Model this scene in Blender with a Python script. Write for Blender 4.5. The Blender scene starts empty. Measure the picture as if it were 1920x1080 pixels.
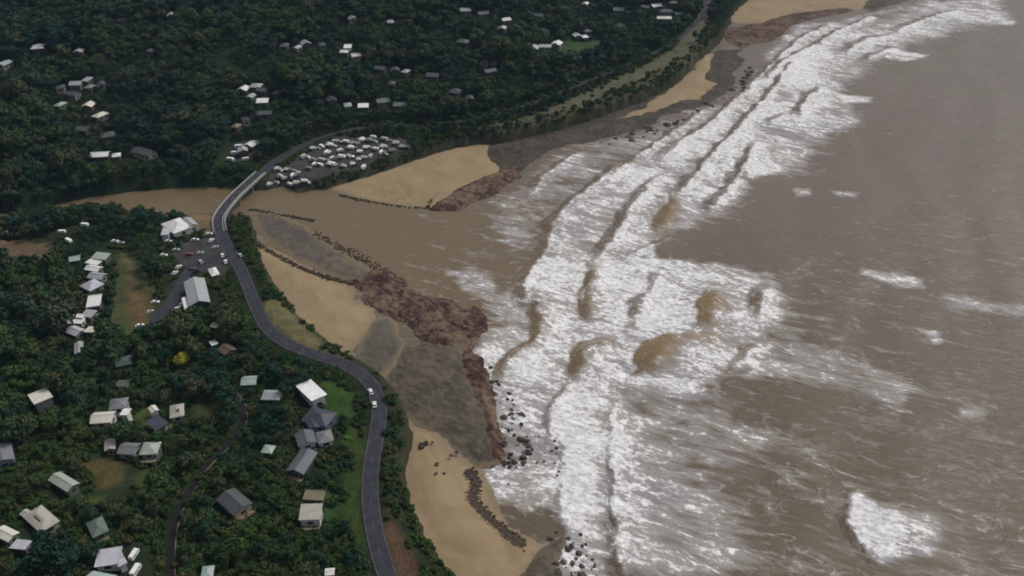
import bpy, math, random
import numpy as np
from mathutils import Vector, Matrix
random.seed(7); rng = np.random.default_rng(7)
S = bpy.context.scene
COL = S.collection
R = math.radians

# ------------------------------------------------------------------ camera, sky, sun, exposure
CAM_H, PITCH, FPX = 275.0, R(33.0), 1663.0
ST, CT = math.sin(PITCH), math.cos(PITCH)
cd = bpy.data.cameras.new('camera'); cam = bpy.data.objects.new('camera', cd); COL.objects.link(cam)
cam.location = (0, 0, CAM_H); cam.rotation_euler = (math.pi/2 - PITCH, 0, 0)
cd.sensor_width = 36.0; cd.lens = 36.0*FPX/1920.0; cd.clip_start = 1.0; cd.clip_end = 20000.0
S.camera = cam
SUN_EL, SUN_AZ = R(52), R(55)            # azimuth measured clockwise from +Y (the view direction)
w = bpy.data.worlds.new('World'); S.world = w; w.use_nodes = True
nt = w.node_tree; bg = nt.nodes['Background']
sky = nt.nodes.new('ShaderNodeTexSky'); sky.sky_type = 'NISHITA'; sky.sun_disc = False
sky.sun_elevation = SUN_EL; sky.sun_rotation = SUN_AZ
sky.air_density = 1.2; sky.dust_density = 6.0; sky.ozone_density = 1.0
hs = nt.nodes.new('ShaderNodeHueSaturation'); hs.inputs['Saturation'].default_value = 0.35
nt.links.new(sky.outputs[0], hs.inputs['Color']); nt.links.new(hs.outputs[0], bg.inputs['Color'])
bg.inputs['Strength'].default_value = 0.09
sl = bpy.data.lights.new('sun', 'SUN'); sl.energy = 1.3; sl.angle = R(14); sl.color = (1.0, 0.965, 0.92)
sun = bpy.data.objects.new('sun', sl); COL.objects.link(sun)
sdir = Vector((math.sin(SUN_AZ)*math.cos(SUN_EL), math.cos(SUN_AZ)*math.cos(SUN_EL), math.sin(SUN_EL)))
sun.rotation_euler = sdir.to_track_quat('Z', 'Y').to_euler()
S.view_settings.view_transform = 'Standard'; S.view_settings.look = 'None'
S.view_settings.exposure = 0.0; S.view_settings.gamma = 1.0
try: S.view_settings.use_curve_mapping = False
except Exception: pass
S.render.engine = 'CYCLES'
S.cycles.use_denoising = True
S.cycles.max_bounces = 5; S.cycles.diffuse_bounces = 2; S.cycles.glossy_bounces = 2
S.cycles.filter_width = 1.9

# ------------------------------------------------------------------ pixel <-> world
def P(px, py, z=0.0):
    u = (px-960)/FPX; v = (py-540)/FPX
    t = (CAM_H - z)/(ST + v*CT)
    return (u*t, t*(CT - v*ST))
def PL(pts, z=0.0): return np.array([P(a, b, z) for a, b in pts])
def project(x, y, z):
    dz = np.asarray(z) - CAM_H
    depth = y*CT - dz*ST
    return 960 + FPX*x/depth, 540 + FPX*(-dz*CT - y*ST)/depth

# ------------------------------------------------------------------ numpy helpers
def _hash(i, j, s):
    n = (i.astype(np.int64)*374761393 + j.astype(np.int64)*668265263 + s*1442695041) & 0x7fffffff
    n = ((n ^ (n >> 13))*1274126177) & 0x7fffffff
    return ((n ^ (n >> 16)) & 0xffff)/65535.0
def vnoise(x, y, s=0):
    xi = np.floor(x); yi = np.floor(y); fx = x-xi; fy = y-yi
    fx = fx*fx*(3-2*fx); fy = fy*fy*(3-2*fy)
    a = _hash(xi, yi, s); b = _hash(xi+1, yi, s); c = _hash(xi, yi+1, s); d = _hash(xi+1, yi+1, s)
    return (a*(1-fx)+b*fx)*(1-fy) + (c*(1-fx)+d*fx)*fy
def fbm(x, y, scale, oct=4, s=0):
    x = np.asarray(x, float)/scale; y = np.asarray(y, float)/scale; r = 0; a = .5; t = 0
    for k in range(oct):
        r = r + a*vnoise(x, y, s+k*17); t += a; x = x*2.03+11.3; y = y*2.03-7.1; a *= .5
    return r/t - .5
def sstep(a, b, x):
    t = np.clip((x-a)/(b-a), 0, 1); return t*t*(3-2*t)
def inside(poly, x, y):
    c = np.zeros(x.shape, bool); n = len(poly)
    for i in range(n):
        x1, y1 = poly[i]; x2, y2 = poly[(i+1) % n]
        if y1 == y2: continue
        m = ((y1 > y) != (y2 > y)) & (x < (x2-x1)*(y-y1)/(y2-y1)+x1)
        c ^= m
    return c
def dist_line(pts, x, y, closed=False):
    d = np.full(x.shape, 1e18); n = len(pts)
    for i in range(n if closed else n-1):
        ax, ay = pts[i]; bx, by = pts[(i+1) % n]
        ux, uy = bx-ax, by-ay; L = ux*ux+uy*uy+1e-9
        t = np.clip(((x-ax)*ux+(y-ay)*uy)/L, 0, 1)
        d = np.minimum(d, (x-ax-t*ux)**2+(y-ay-t*uy)**2)
    return np.sqrt(d)
def sdist(poly, x, y):
    d = dist_line(poly, x, y, True); return np.where(inside(poly, x, y), d, -d)
def smooth_line(pts, step):
    pts = np.asarray(pts, float); out = []
    n = len(pts)
    for i in range(n-1):
        p0 = pts[max(i-1, 0)]; p1 = pts[i]; p2 = pts[i+1]; p3 = pts[min(i+2, n-1)]
        k = max(2, int(np.linalg.norm(p2-p1)/step))
        for j in range(k):
            t = j/k
            out.append(.5*((2*p1)+(-p0+p2)*t+(2*p0-5*p1+4*p2-p3)*t*t+(-p0+3*p1-3*p2+p3)*t**3))
    out.append(pts[-1]); return np.array(out)

# ------------------------------------------------------------------ object helpers
def link(o, parent=None):
    COL.objects.link(o)
    if parent is not None: o.parent = parent
    return o
def mesh_np(name, verts, quads, mat=None, smooth=False):
    me = bpy.data.meshes.new(name); verts = np.asarray(verts, np.float32); quads = np.asarray(quads, np.int32)
    k = quads.shape[1]; nf = len(quads)
    me.vertices.add(len(verts)); me.vertices.foreach_set('co', verts.ravel())
    me.loops.add(nf*k); me.loops.foreach_set('vertex_index', quads.ravel())
    me.polygons.add(nf); me.polygons.foreach_set('loop_start', np.arange(0, nf*k, k, dtype=np.int32))
    me.polygons.foreach_set('use_smooth', np.full(nf, smooth, bool))
    me.update(calc_edges=True); me.validate()
    if mat: me.materials.append(mat)
    return me
def mesh_py(name, verts, faces, mat=None, smooth=False):
    me = bpy.data.meshes.new(name); me.from_pydata([tuple(v) for v in verts], [], faces)
    if smooth: me.polygons.foreach_set('use_smooth', [True]*len(me.polygons))
    if mat: me.materials.append(mat)
    me.update(); return me
def obj(name, me, parent=None, loc=None, label=None, cat=None, group=None, kind=None):
    o = bpy.data.objects.new(name, me); link(o, parent)
    if loc is not None: o.location = loc
    return tag(o, label, cat, group, kind)
def tag(o, label=None, cat=None, group=None, kind=None):
    if label: o['label'] = label
    if cat: o['category'] = cat
    if group: o['group'] = group
    if kind: o['kind'] = kind
    return o
def fattr(me, name, arr):
    a = me.attributes.new(name, 'FLOAT', 'POINT'); a.data.foreach_set('value', np.asarray(arr, np.float32).ravel())
def cattr(me, name, arr):
    a = me.attributes.new(name, 'FLOAT_COLOR', 'POINT')
    c = np.ones((len(arr), 4), np.float32); c[:, :3] = arr; a.data.foreach_set('color', c.ravel())
class MB:
    """collects simple shapes into one mesh"""
    def __init__(s): s.v = []; s.f = []
    def add(s, vs, fs):
        b = len(s.v); s.v += [tuple(v) for v in vs]; s.f += [tuple(i+b for i in f) for f in fs]; return s
    def box(s, x0, x1, y0, y1, z0, z1):
        return s.add([(x0,y0,z0),(x1,y0,z0),(x1,y1,z0),(x0,y1,z0),(x0,y0,z1),(x1,y0,z1),(x1,y1,z1),(x0,y1,z1)],
                     [(0,3,2,1),(4,5,6,7),(0,1,5,4),(1,2,6,5),(2,3,7,6),(3,0,4,7)])
    def tube(s, pts, rad, n=6):
        rings = []
        for i, p in enumerate(pts):
            p = Vector(p); a = Vector(pts[max(i-1, 0)]); b = Vector(pts[min(i+1, len(pts)-1)])
            d = (b-a).normalized(); q = d.to_track_quat('Z', 'Y')
            r = rad[i] if hasattr(rad, '__len__') else rad
            rings.append([p + q @ Vector((r*math.cos(2*math.pi*k/n), r*math.sin(2*math.pi*k/n), 0)) for k in range(n)])
        vs = [v for r_ in rings for v in r_]; fs = []
        for i in range(len(pts)-1):
            for k in range(n): fs.append((i*n+k, i*n+(k+1) % n, (i+1)*n+(k+1) % n, (i+1)*n+k))
        fs.append(tuple(range(n-1, -1, -1))); fs.append(tuple((len(pts)-1)*n+k for k in range(n)))
        return s.add(vs, fs)
    def mesh(s, name, mat=None, smooth=False): return mesh_py(name, s.v, s.f, mat, smooth)

# ------------------------------------------------------------------ materials
class NT:
    def __init__(s, name):
        s.m = bpy.data.materials.new(name); s.m.use_nodes = True; s.t = s.m.node_tree
        s.b = s.t.nodes['Principled BSDF']
    def n(s, typ, **kw):
        nd = s.t.nodes.new(typ)
        for k, v in kw.items(): setattr(nd, k, v)
        return nd
    def l(s, a, b): s.t.links.new(a, b)
    def put(s, sock, v):
        if isinstance(v, (int, float)): sock.default_value = v
        elif isinstance(v, (tuple, list)): sock.default_value = tuple(v) if len(v) == len(sock.default_value) else tuple(v)+(1,)
        else: s.l(v, sock)
    def math(s, op, a, b=0.0, clamp=False):
        nd = s.n('ShaderNodeMath', operation=op, use_clamp=clamp); s.put(nd.inputs[0], a); s.put(nd.inputs[1], b); return nd.outputs[0]
    def mix(s, f, a, b):
        nd = s.n('ShaderNodeMix', data_type='RGBA'); s.put(nd.inputs[0], f); s.put(nd.inputs[6], a); s.put(nd.inputs[7], b); return nd.outputs[2]
    def rng(s, v, a, b, c=0.0, d=1.0, smooth=True):
        nd = s.n('ShaderNodeMapRange', interpolation_type='SMOOTHSTEP' if smooth else 'LINEAR')
        for i, q in enumerate((v, a, b, c, d)): s.put(nd.inputs[i], q)
        return nd.outputs[0]
    def noise(s, vec, scale, detail=4, rough=.55, dist=0.0):
        nd = s.n('ShaderNodeTexNoise'); s.l(vec, nd.inputs['Vector'])
        nd.inputs['Scale'].default_value = scale; nd.inputs['Detail'].default_value = detail
        nd.inputs['Roughness'].default_value = rough; nd.inputs['Distortion'].default_value = dist; return nd.outputs[0]
    def mapping(s, vec, rot=0.0, scale=(1, 1, 1)):
        nd = s.n('ShaderNodeMapping', vector_type='TEXTURE'); s.l(vec, nd.inputs[0]); nd.inputs['Rotation'].default_value = (0, 0, rot)
        nd.inputs['Scale'].default_value = tuple(1/q for q in scale); return nd.outputs[0]
    def attr(s, name): return s.n('ShaderNodeAttribute', attribute_name=name)
    def pos(s): return s.n('ShaderNodeNewGeometry').outputs['Position']
    def objco(s): return s.n('ShaderNodeTexCoord').outputs['Object']
    def bump(s, h, strength, dist=1.0):
        nd = s.n('ShaderNodeBump'); s.l(h, nd.inputs['Height']); nd.inputs['Strength'].default_value = strength
        nd.inputs['Distance'].default_value = dist; s.l(nd.outputs[0], s.b.inputs['Normal'])
def simple(name, col, rough=.7, var=.25, scale=.6, bump=0.0, world=False, spec=.3, metal=0.0):
    k = NT(name); p = k.pos() if world else k.objco()
    n = k.noise(p, scale, 5, .6)
    a = tuple(c*(1-var) for c in col); b = tuple(min(1, c*(1+var)) for c in col)
    k.put(k.b.inputs['Base Color'], k.mix(k.rng(n, .3, .7), a, b))
    k.b.inputs['Roughness'].default_value = rough; k.b.inputs['Specular IOR Level'].default_value = spec
    k.b.inputs['Metallic'].default_value = metal
    if bump: k.bump(n, bump, .3)
    return k.m
_mc = {}
def roof_mat(col):
    key = ('roof',)+tuple(col)
    if key in _mc: return _mc[key]
    k = NT('roof_sheet'); p = k.objco()
    wv = k.n('ShaderNodeTexWave'); k.l(p, wv.inputs[0]); wv.inputs['Scale'].default_value = 1.1; wv.inputs['Distortion'].default_value = .2
    n = k.noise(p, .35, 5, .65); n2 = k.noise(p, 2.2, 3)
    c = k.mix(k.rng(n, .35, .75), tuple(x*.8 for x in col), col)
    c = k.mix(k.math('MULTIPLY', k.rng(n2, .55, .8), .35), c, (.16, .15, .13))
    k.put(k.b.inputs['Base Color'], c); k.b.inputs['Roughness'].default_value = .5
    k.b.inputs['Specular IOR Level'].default_value = .35
    k.bump(wv.outputs[0], .3, .05); _mc[key] = k.m; return k.m
def wall_mat(col):
    key = ('wall',)+tuple(col)
    if key not in _mc: _mc[key] = simple('wall_board', col, .75, .18, .9, .1)
    return _mc[key]
M = {}
M['glass'] = simple('window_glass', (.03, .04, .05), .12, .2, .4, spec=.6)
M['frame'] = simple('white_frame', (.62, .62, .6), .5, .08)
M['timber'] = simple('weathered_timber', (.2, .16, .12), .8, .3, 1.5)
M['dark'] = simple('dark_trim', (.03, .03, .033), .6, .2)
M['concrete'] = simple('concrete', (.34, .33, .32), .8, .18, .5, .1)
M['rail'] = simple('painted_rail', (.46, .46, .46), .45, .08)
M['path'] = simple('worn_path', (.10, .098, .10), .85, .25, .5)
M['tyre'] = simple('tyre_rubber', (.02, .02, .02), .8, .1)
M['bark'] = simple('bark', (.1, .08, .06), .9, .35, 2.0, .3)

def leaf_mat(name, cols, bright=1.0):
    k = NT(name); oi = k.n('ShaderNodeObjectInfo')
    big = k.noise(oi.outputs['Location'], .016, 4, .6)
    fine = k.noise(k.objco(), .7, 3, .6)
    c = k.mix(k.rng(big, .38, .62), cols[0], cols[1])
    c = k.mix(k.rng(oi.outputs['Random'], .55, 1.0), c, cols[2])
    c = k.mix(k.math('MULTIPLY', k.rng(oi.outputs['Random'], .35, 0.0), .8), c, cols[3])
    v = k.math('MULTIPLY', k.rng(fine, .25, .75, .6, 1.45, False), bright)
    hv = k.n('ShaderNodeHueSaturation'); k.l(c, hv.inputs['Color']); k.l(v, hv.inputs['Value'])
    k.l(hv.outputs[0], k.b.inputs['Base Color']); k.b.inputs['Roughness'].default_value = .65
    k.b.inputs['Specular IOR Level'].default_value = .15
    return k.m
M['leaf'] = leaf_mat('gum_foliage', [(.017, .048, .032), (.044, .080, .019), (.060, .068, .030), (.010, .034, .022)])
M['scrub'] = leaf_mat('scrub_foliage', [(.030, .066, .019), (.046, .082, .018), (.080, .078, .030), (.017, .044, .016)])
M['yellow'] = leaf_mat('yellow_blossom_foliage', [(.30, .32, .03), (.28, .30, .03), (.34, .33, .04), (.16, .22, .03)])
M['lime'] = leaf_mat('bright_green_foliage', [(.10, .19, .03), (.10, .18, .03), (.13, .2, .03), (.06, .12, .02)])

def terrain_mat():
    k = NT('hill_ground'); p = k.pos(); c = k.attr('tint').outputs['Color']
    n = k.noise(p, .12, 6, .65); n2 = k.noise(p, .9, 4, .6)
    v = k.math('ADD', k.rng(n, .25, .75, .55, 1.35, False), k.rng(n2, .3, .7, -.3, .3, False))
    hv = k.n('ShaderNodeHueSaturation'); k.l(c, hv.inputs['Color']); k.l(v, hv.inputs['Value'])
    k.l(hv.outputs[0], k.b.inputs['Base Color']); k.b.inputs['Roughness'].default_value = .95
    k.b.inputs['Specular IOR Level'].default_value = .1; k.bump(n2, .8, .6); return k.m
def sand_mat():
    k = NT('beach_sand'); p = k.pos(); e = k.attr('edge').outputs['Fac']
    n = k.noise(p, .05, 5, .6, .8); n2 = k.noise(p, .6, 5, .65)
    n3 = k.noise(k.mapping(p, R(-65), (.02, .15, 1)), 1.0, 4, .6, .6)
    c = k.mix(k.rng(n, .3, .7), (.255, .185, .108), (.31, .235, .14))
    c = k.mix(k.math('MULTIPLY', k.rng(n3, .5, .7), .5), c, (.20, .145, .085))
    wet = k.rng(k.math('ADD', e, k.math('MULTIPLY', n2, 5)), 9.0, 3.0)
    c = k.mix(k.math('MULTIPLY', wet, .55), c, (.14, .105, .07))
    c = k.mix(k.math('MULTIPLY', k.rng(n2, .62, .74), .4), c, (.11, .08, .05))
    k.put(k.b.inputs['Base Color'], c); k.put(k.b.inputs['Roughness'], k.rng(wet, 0, 1, .9, .5))
    k.b.inputs['Specular IOR Level'].default_value = .25; k.bump(n2, .3, .3); return k.m
def rock_mat(name, c0, c1, c2, scale=.15, rim=None):
    k = NT(name); p = k.pos()
    n = k.noise(p, scale, 7, .7, .6); n2 = k.noise(k.mapping(p, R(40), (.8, .4, 1)), .5, 6, .7)
    n3 = k.noise(p, .05, 3, .5)
    c = k.mix(k.rng(n, .35, .65), c0, c1)
    c = k.mix(k.rng(k.math('ADD', n2, k.math('MULTIPLY', n3, .4)), .60, .84), c, c2)
    if rim:
        e = k.attr('edge').outputs['Fac']; q = k.math('SUBTRACT', k.math('ADD', e, k.math('MULTIPLY', n, 10)), 5)
        c = k.mix(k.math('MULTIPLY', k.rng(q, rim[1], .5), .85), c, rim[0])
    k.put(k.b.inputs['Base Color'], c); k.put(k.b.inputs['Roughness'], k.rng(n2, .3, .7, .7, .95))
    k.b.inputs['Specular IOR Level'].default_value = .12; k.bump(k.math('ADD', n, k.math('MULTIPLY', n2, .4)), .55, .8); return k.m
def water_mat():
    k = NT('muddy_sea_water'); p = k.pos()
    D = k.attr('foam').outputs['Fac']; mud = k.attr('mud').outputs['Fac']; och = k.attr('ochre').outputs['Fac']
    wob = k.n('ShaderNodeTexNoise'); k.l(p, wob.inputs['Vector']); wob.inputs['Scale'].default_value = .016; wob.inputs['Detail'].default_value = 1.5
    off = k.n('ShaderNodeVectorMath', operation='SCALE'); k.l(wob.outputs['Color'], off.inputs[0]); off.inputs['Scale'].default_value = 9.0
    ad = k.n('ShaderNodeVectorMath', operation='ADD'); k.l(p, ad.inputs[0]); k.l(off.outputs[0], ad.inputs[1]); q = ad.outputs[0]
    A = R(-24)
    s1 = k.noise(k.mapping(q, A, (.020, .13, 1)), 1.0, 9, .70, .0)       # long streaks
    s2 = k.noise(k.mapping(q, A, (.08, .24, 1)), 1.0, 7, .70, .12)        # clots
    s3 = k.noise(k.mapping(p, A, (.34, .55, 1)), 1.0, 4, .75)             # speckle
    vo = k.n('ShaderNodeTexVoronoi', feature='DISTANCE_TO_EDGE'); k.l(k.mapping(q, A, (.075, .20, 1)), vo.inputs['Vector']); vo.inputs['Scale'].default_value = 1.0
    vo.inputs['Randomness'].default_value = 1.0
    lace = k.math('MULTIPLY', k.rng(vo.outputs['Distance'], .0, .13, 1.0, 0.0), k.rng(s1, .42, .62))
    big = k.noise(p, .018, 4, .6)
    rn = k.noise(k.mapping(q, R(-28), (.0085, .055, 1)), 1.0, 5, .5, .0)
    rid = k.math('MULTIPLY', k.rng(k.math('ABSOLUTE', k.math('SUBTRACT', rn, .5)), .0, .016, 1.0, 0.0), k.math('MULTIPLY', k.rng(s2, .44, .62), k.rng(D, .10, .26)))
    thinN = k.math('ADD', k.math('ADD', k.math('MULTIPLY', s1, .62), k.math('MULTIPLY', s2, .38)), k.math('MULTIPLY', lace, .10))
    thin = k.rng(k.math('SUBTRACT', thinN, k.math('SUBTRACT', .70, k.math('MULTIPLY', D, .52))), -.09, .15)
    thickN = k.math('ADD', k.math('ADD', k.math('MULTIPLY', s1, .22), k.math('MULTIPLY', s2, .40)), k.math('MULTIPLY', s3, .38))
    thickN = k.math('ADD', thickN, k.math('MULTIPLY', lace, .09))
    thick = k.rng(k.math('SUBTRACT', thickN, k.math('SUBTRACT', .755, k.math('MULTIPLY', D, .355))), -.03, .07)
    wc = k.mix(k.rng(big, .35, .65), (.155, .124, .090), (.162, .122, .102))
    wc = k.mix(k.math('MULTIPLY', k.rng(s1, .35, .65), .45), wc, (.120, .093, .072))
    wc = k.mix(k.attr('near_brown').outputs['Fac'], wc, (.112, .084, .053))  # water tone turns browner and darker towards the near end
    wc = k.mix(mud, wc, (.150, .112, .066))
    wc = k.mix(och, wc, (.29, .185, .075))
    tc = k.mix(k.rng(big, .4, .62), (.40, .385, .41), (.43, .415, .39))
    tc = k.mix(och, tc, (.30, .22, .12))
    c = k.mix(k.math('MULTIPLY', thin, k.rng(D, .2, .7, .45, .72)), wc, tc)
    fc = k.mix(k.rng(s3, .36, .60), (.50, .49, .52), (.90, .89, .88))
    fc = k.mix(k.math('MULTIPLY', k.rng(s2, .58, .42), .3), fc, (.44, .42, .44))
    rn2 = k.noise(k.mapping(q, R(-25), (.020, .15, 1)), 1.0, 4, .5, .0)
    rid2 = k.math('MULTIPLY', k.rng(k.math('ABSOLUTE', k.math('SUBTRACT', rn2, .5)), .0, .030, 1.0, 0.0), k.math('MULTIPLY', k.rng(s1, .46, .60), k.rng(D, .16, .36)))
    rid = k.math('MAXIMUM', rid, rid2)
    c = k.mix(k.math('MULTIPLY', rid, .7), c, (.50, .48, .45))
    c = k.mix(thick, c, fc)
    k.put(k.b.inputs['Base Color'], c)
    f = k.math('MAXIMUM', k.math('MULTIPLY', thin, .8), thick)
    k.put(k.b.inputs['Roughness'], k.rng(f, 0, 1, .24, .9)); k.b.inputs['IOR'].default_value = 1.33
    k.b.inputs['Specular IOR Level'].default_value = .42
    ch = k.noise(k.mapping(p, A, (.10, .36, 1)), 1.0, 6, .66, .3)
    calm = k.math('SUBTRACT', 1.0, k.math('MULTIPLY', mud, .85))
    h = k.math('ADD', k.math('MULTIPLY', k.math('MULTIPLY', ch, calm), 1.0), k.math('MULTIPLY', thick, .30))
    k.bump(h, .6, 1.3); return k.m
def road_mat(name, col):
    k = NT(name); p = k.pos(); n = k.noise(p, .25, 6, .65); n2 = k.noise(p, 3.0, 3)
    c = k.mix(k.rng(n, .3, .7), tuple(x*.75 for x in col), tuple(x*1.3 for x in col))
    k.put(k.b.inputs['Base Color'], c); k.b.inputs['Roughness'].default_value = .85; k.b.inputs['Specular IOR Level'].default_value = .15
    k.bump(n2, .2, .05); return k.m
M['terrain'] = terrain_mat(); M['sand'] = sand_mat(); M['water'] = water_mat()
M['asphalt'] = road_mat('asphalt', (.040, .040, .050)); M['lane'] = road_mat('narrow_asphalt', (.015, .014, .015))
M['paint'] = simple('road_paint', (.17, .17, .17), .7, .6, .8, world=True)
M['rock_red'] = rock_mat('weed_covered_rock', (.030, .012, .013), (.070, .032, .030), (.17, .125, .085), .10)
M['rock_grey'] = rock_mat('wet_grey_rock', (.066, .058, .058), (.100, .088, .080), (.15, .122, .085), .06, ((.19, .142, .085), 7))
M['rock_slab'] = rock_mat('smooth_grey_slab', (.070, .066, .053), (.098, .090, .072), (.13, .112, .085), .05, ((.21, .16, .10), 6))
M['rock_dark'] = rock_mat('dark_rock', (.048, .040, .033), (.078, .066, .052), (.13, .108, .078), .06, ((.17, .13, .085), 4))
M['rock_far'] = rock_mat('far_brown_rock', (.034, .028, .024), (.060, .048, .040), (.10, .082, .062))
M['boulder'] = rock_mat('boulder_rock', (.030, .025, .024), (.060, .049, .043), (.10, .085, .07), .5)
M['weed'] = simple('dark_seaweed', (.060, .042, .028), .7, .4, .8, .4, world=True)

# ------------------------------------------------------------------ coast line, river and hills
VEG = [(1000,1330),(900,1170),(840,1080),(790,1010),(762,940),(752,890),(763,845),(768,815),(740,770),(722,722),(690,702),(640,668),(600,662),
       (607,640),(560,592),(520,545),(492,505),(480,462),(462,400),(476,354),(560,356),(610,350),(680,331),(740,313),(800,291),(850,277),(900,270),
       (960,262),(1050,240),(1130,216),(1200,190),(1260,160),(1315,108),(1352,70),(1370,30),(1400,2),(1450,-25),(1600,-45),(1800,-90)]
coast = [P(a, b, 1.5) for a, b in VEG]
LAND = np.array([(60, -300)] + coast + [(1500, 3800), (-3500, 3800), (-3500, -300)])
RIV_PX = [(500,374),(475,374),(420,372),(340,371),(250,376),(180,380),(120,389),(88,404),(50,416),(0,418),(-150,405),(-600,380)]
RIV = np.array([P(a, b, 0) for a, b in RIV_PX]); RIVW = np.array([36, 30, 27, 27, 22, 15, 11, 10, 9, 9, 9, 9])*.5
def river_d(x, y):
    d = np.full(x.shape, 1e9)
    for i in range(len(RIV)-1):
        ax, ay = RIV[i]; bx, by = RIV[i+1]; ux, uy = bx-ax, by-ay; L = ux*ux+uy*uy
        t = np.clip(((x-ax)*ux+(y-ay)*uy)/L, 0, 1)
        d = np.minimum(d, np.hypot(x-ax-t*ux, y-ay-t*uy) - (RIVW[i]*(1-t)+RIVW[i+1]*t))
    return d
def axis(lo, a, b, hi, step, g=1.22):
    mid = list(np.arange(a, b, step)); L = []; x = a; s = step
    while x > lo: s *= g; x -= s; L.append(x)
    U = []; x = mid[-1]; s = step
    while x < hi: s *= g; x += s; U.append(x)
    return np.array(L[::-1]+mid+U)
TX = axis(-3400, -640, 330, 1400, 2.3); TY = axis(-280, 120, 1080, 3700, 2.3)
GX, GY = np.meshgrid(TX, TY)
wx = GX + fbm(GX, GY, 9, 3, 5)*5; wy = GY + fbm(GX, GY, 9, 3, 9)*5
dC = sdist(LAND, wx, wy); dR = river_d(wx, wy)
def softp(x, k=18): return k*np.logaddexp(0, x/k)
north = sstep(520, 560, GY)
hc = (1-north)*.21*softp(dC-45) + north*.17*softp(dC-85)
hv_ = (1-north)*(.02*np.maximum(dR-10, 0)+.20*softp(dR-150)) + north*(.05*np.maximum(dR-8, 0)+.21*softp(dR-60))
kk = 10.0
hill = -kk*np.log(np.exp(-np.clip(hc, 0, 600)/kk)+np.exp(-np.clip(hv_, 0, 600)/kk)); hill = np.maximum(hill+kk*.69, 0)
hill = 190*(1-np.exp(-hill/190))
rel = sstep(4, 45, hill)
Z = 1.0 + sstep(0, 9, dC)*4.2 + hill + rel*(fbm(GX, GY, 120, 4, 3)*26 + fbm(GX, GY, 30, 3, 4)*5)
Z = np.where(dC < 0, 1.0 + dC*.55, Z)
south_bank = GY < np.interp(GX, RIV[::-1, 0], RIV[::-1, 1])
Z = np.minimum(Z, np.where(dR < 40, -1.4 + np.maximum(dR, 0)*np.where(south_bank, .20, .75), 1e9))
Z = np.maximum(Z, -4.0) + fbm(GX, GY, 7, 3, 8)*.5*sstep(0, 6, dC)

def zat(x, y, G=None):
    G = Z if G is None else G
    x = np.asarray(x, float); y = np.asarray(y, float)
    i = np.clip(np.searchsorted(TX, x)-1, 0, len(TX)-2); j = np.clip(np.searchsorted(TY, y)-1, 0, len(TY)-2)
    fx = np.clip((x-TX[i])/(TX[i+1]-TX[i]), 0, 1); fy = np.clip((y-TY[j])/(TY[j+1]-TY[j]), 0, 1)
    return (G[j, i]*(1-fx)+G[j, i+1]*fx)*(1-fy) + (G[j+1, i]*(1-fx)+G[j+1, i+1]*fx)*fy
def hit(px, py, dz=0.0):
    u = (px-960)/FPX; v = (py-540)/FPX
    t = np.arange(180, 2600, 1.0)
    x = u*t; y = t*(CT-v*ST); z = CAM_H - t*(ST+v*CT)
    g = np.maximum(zat(x, y), 0) + dz
    k = int(np.argmax(z < g)) or len(t)-1
    a = z[k-1]-g[k-1]; b = g[k]-z[k]; f = a/(a+b+1e-9)
    return (float(x[k-1]+(x[k]-x[k-1])*f), float(y[k-1]+(y[k]-y[k-1])*f), float(g[k]-dz))

# roads: centre lines on the ground, terrain flattened to them
ROAD_PX = [(790,1240),(745,1140),(722,1080),(708,1030),(700,985),(696,940),(699,885),(708,830),(713,785),(704,745),(680,714),(640,690),(590,672),(540,650),
           (505,622),(484,585),(469,548),(453,508),(434,474),(418,446),(411,424),(412,407),(423,389),(441,368),(465,345),(490,323),(518,302),(560,279),(615,259),(690,246),
           (800,243),(900,232),(1000,205),(1100,165),(1200,122),(1270,85),(1312,45),(1325,10),(1345,-30)]
road_c = smooth_line([P(a, b, 6.5) for a, b in ROAD_PX], 4.0)
bridge_lo, bridge_hi = P(416, 432, 6.5)[1], P(478, 333, 6.5)[1]
LANE_PX = [(318,1130),(319,1080),(320,1030),(326,985),(338,950),(360,915),(378,885),(396,862),(428,833),(450,805),(457,780),(452,757),(437,740)]
SIDE_PX = [(430,476),(402,484),(372,494),(352,512),(340,535),(325,560),(305,585),(285,612)]
lane_c = smooth_line([hit(a, b)[:2] for a, b in LANE_PX], 4.0)
side_c = smooth_line([hit(a, b)[:2] for a, b in SIDE_PX], 4.0)
def profile(c, win):
    z = zat(c[:, 0], c[:, 1]); k = np.ones(win)/win
    return np.convolve(np.pad(z, win//2, mode='edge'), k, 'valid')[:len(z)]
road_z = profile(road_c, 21); road_z = np.maximum(road_z, 6.0)
onb = (road_c[:, 1] > bridge_lo-6) & (road_c[:, 1] < bridge_hi+6)
road_z[onb] = 6.3
road_z = np.convolve(np.pad(road_z, 6, mode='edge'), np.ones(13)/13, 'valid')
lane_z = profile(lane_c, 9); side_z = profile(side_c, 9)
def flatten(c, cz, half, soft, skip=None):
    global Z
    best = np.full(GX.shape, 1e9); zz = np.zeros(GX.shape)
    m = (GX > c[:, 0].min()-40) & (GX < c[:, 0].max()+40) & (GY > c[:, 1].min()-40) & (GY < c[:, 1].max()+40)
    gx = GX[m]; gy = GY[m]; b = best[m]; q = zz[m]
    for i in range(len(c)-1):
        if skip is not None and skip[i]: continue
        ax, ay = c[i]; ux, uy = c[i+1]-c[i]; L = ux*ux+uy*uy+1e-9
        t = np.clip(((gx-ax)*ux+(gy-ay)*uy)/L, 0, 1); d = np.hypot(gx-ax-t*ux, gy-ay-t*uy)
        k = d < b; b[k] = d[k]; q[k] = (cz[i]*(1-t)+cz[i+1]*t)[k]
    f = sstep(half+soft, half, b); Zm = Z[m]; Z[m] = Zm*(1-f)+(q-.25)*f
    best[m] = b; return best
road_skip = (road_c[:, 1] > bridge_lo) & (road_c[:, 1] < bridge_hi)
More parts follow.
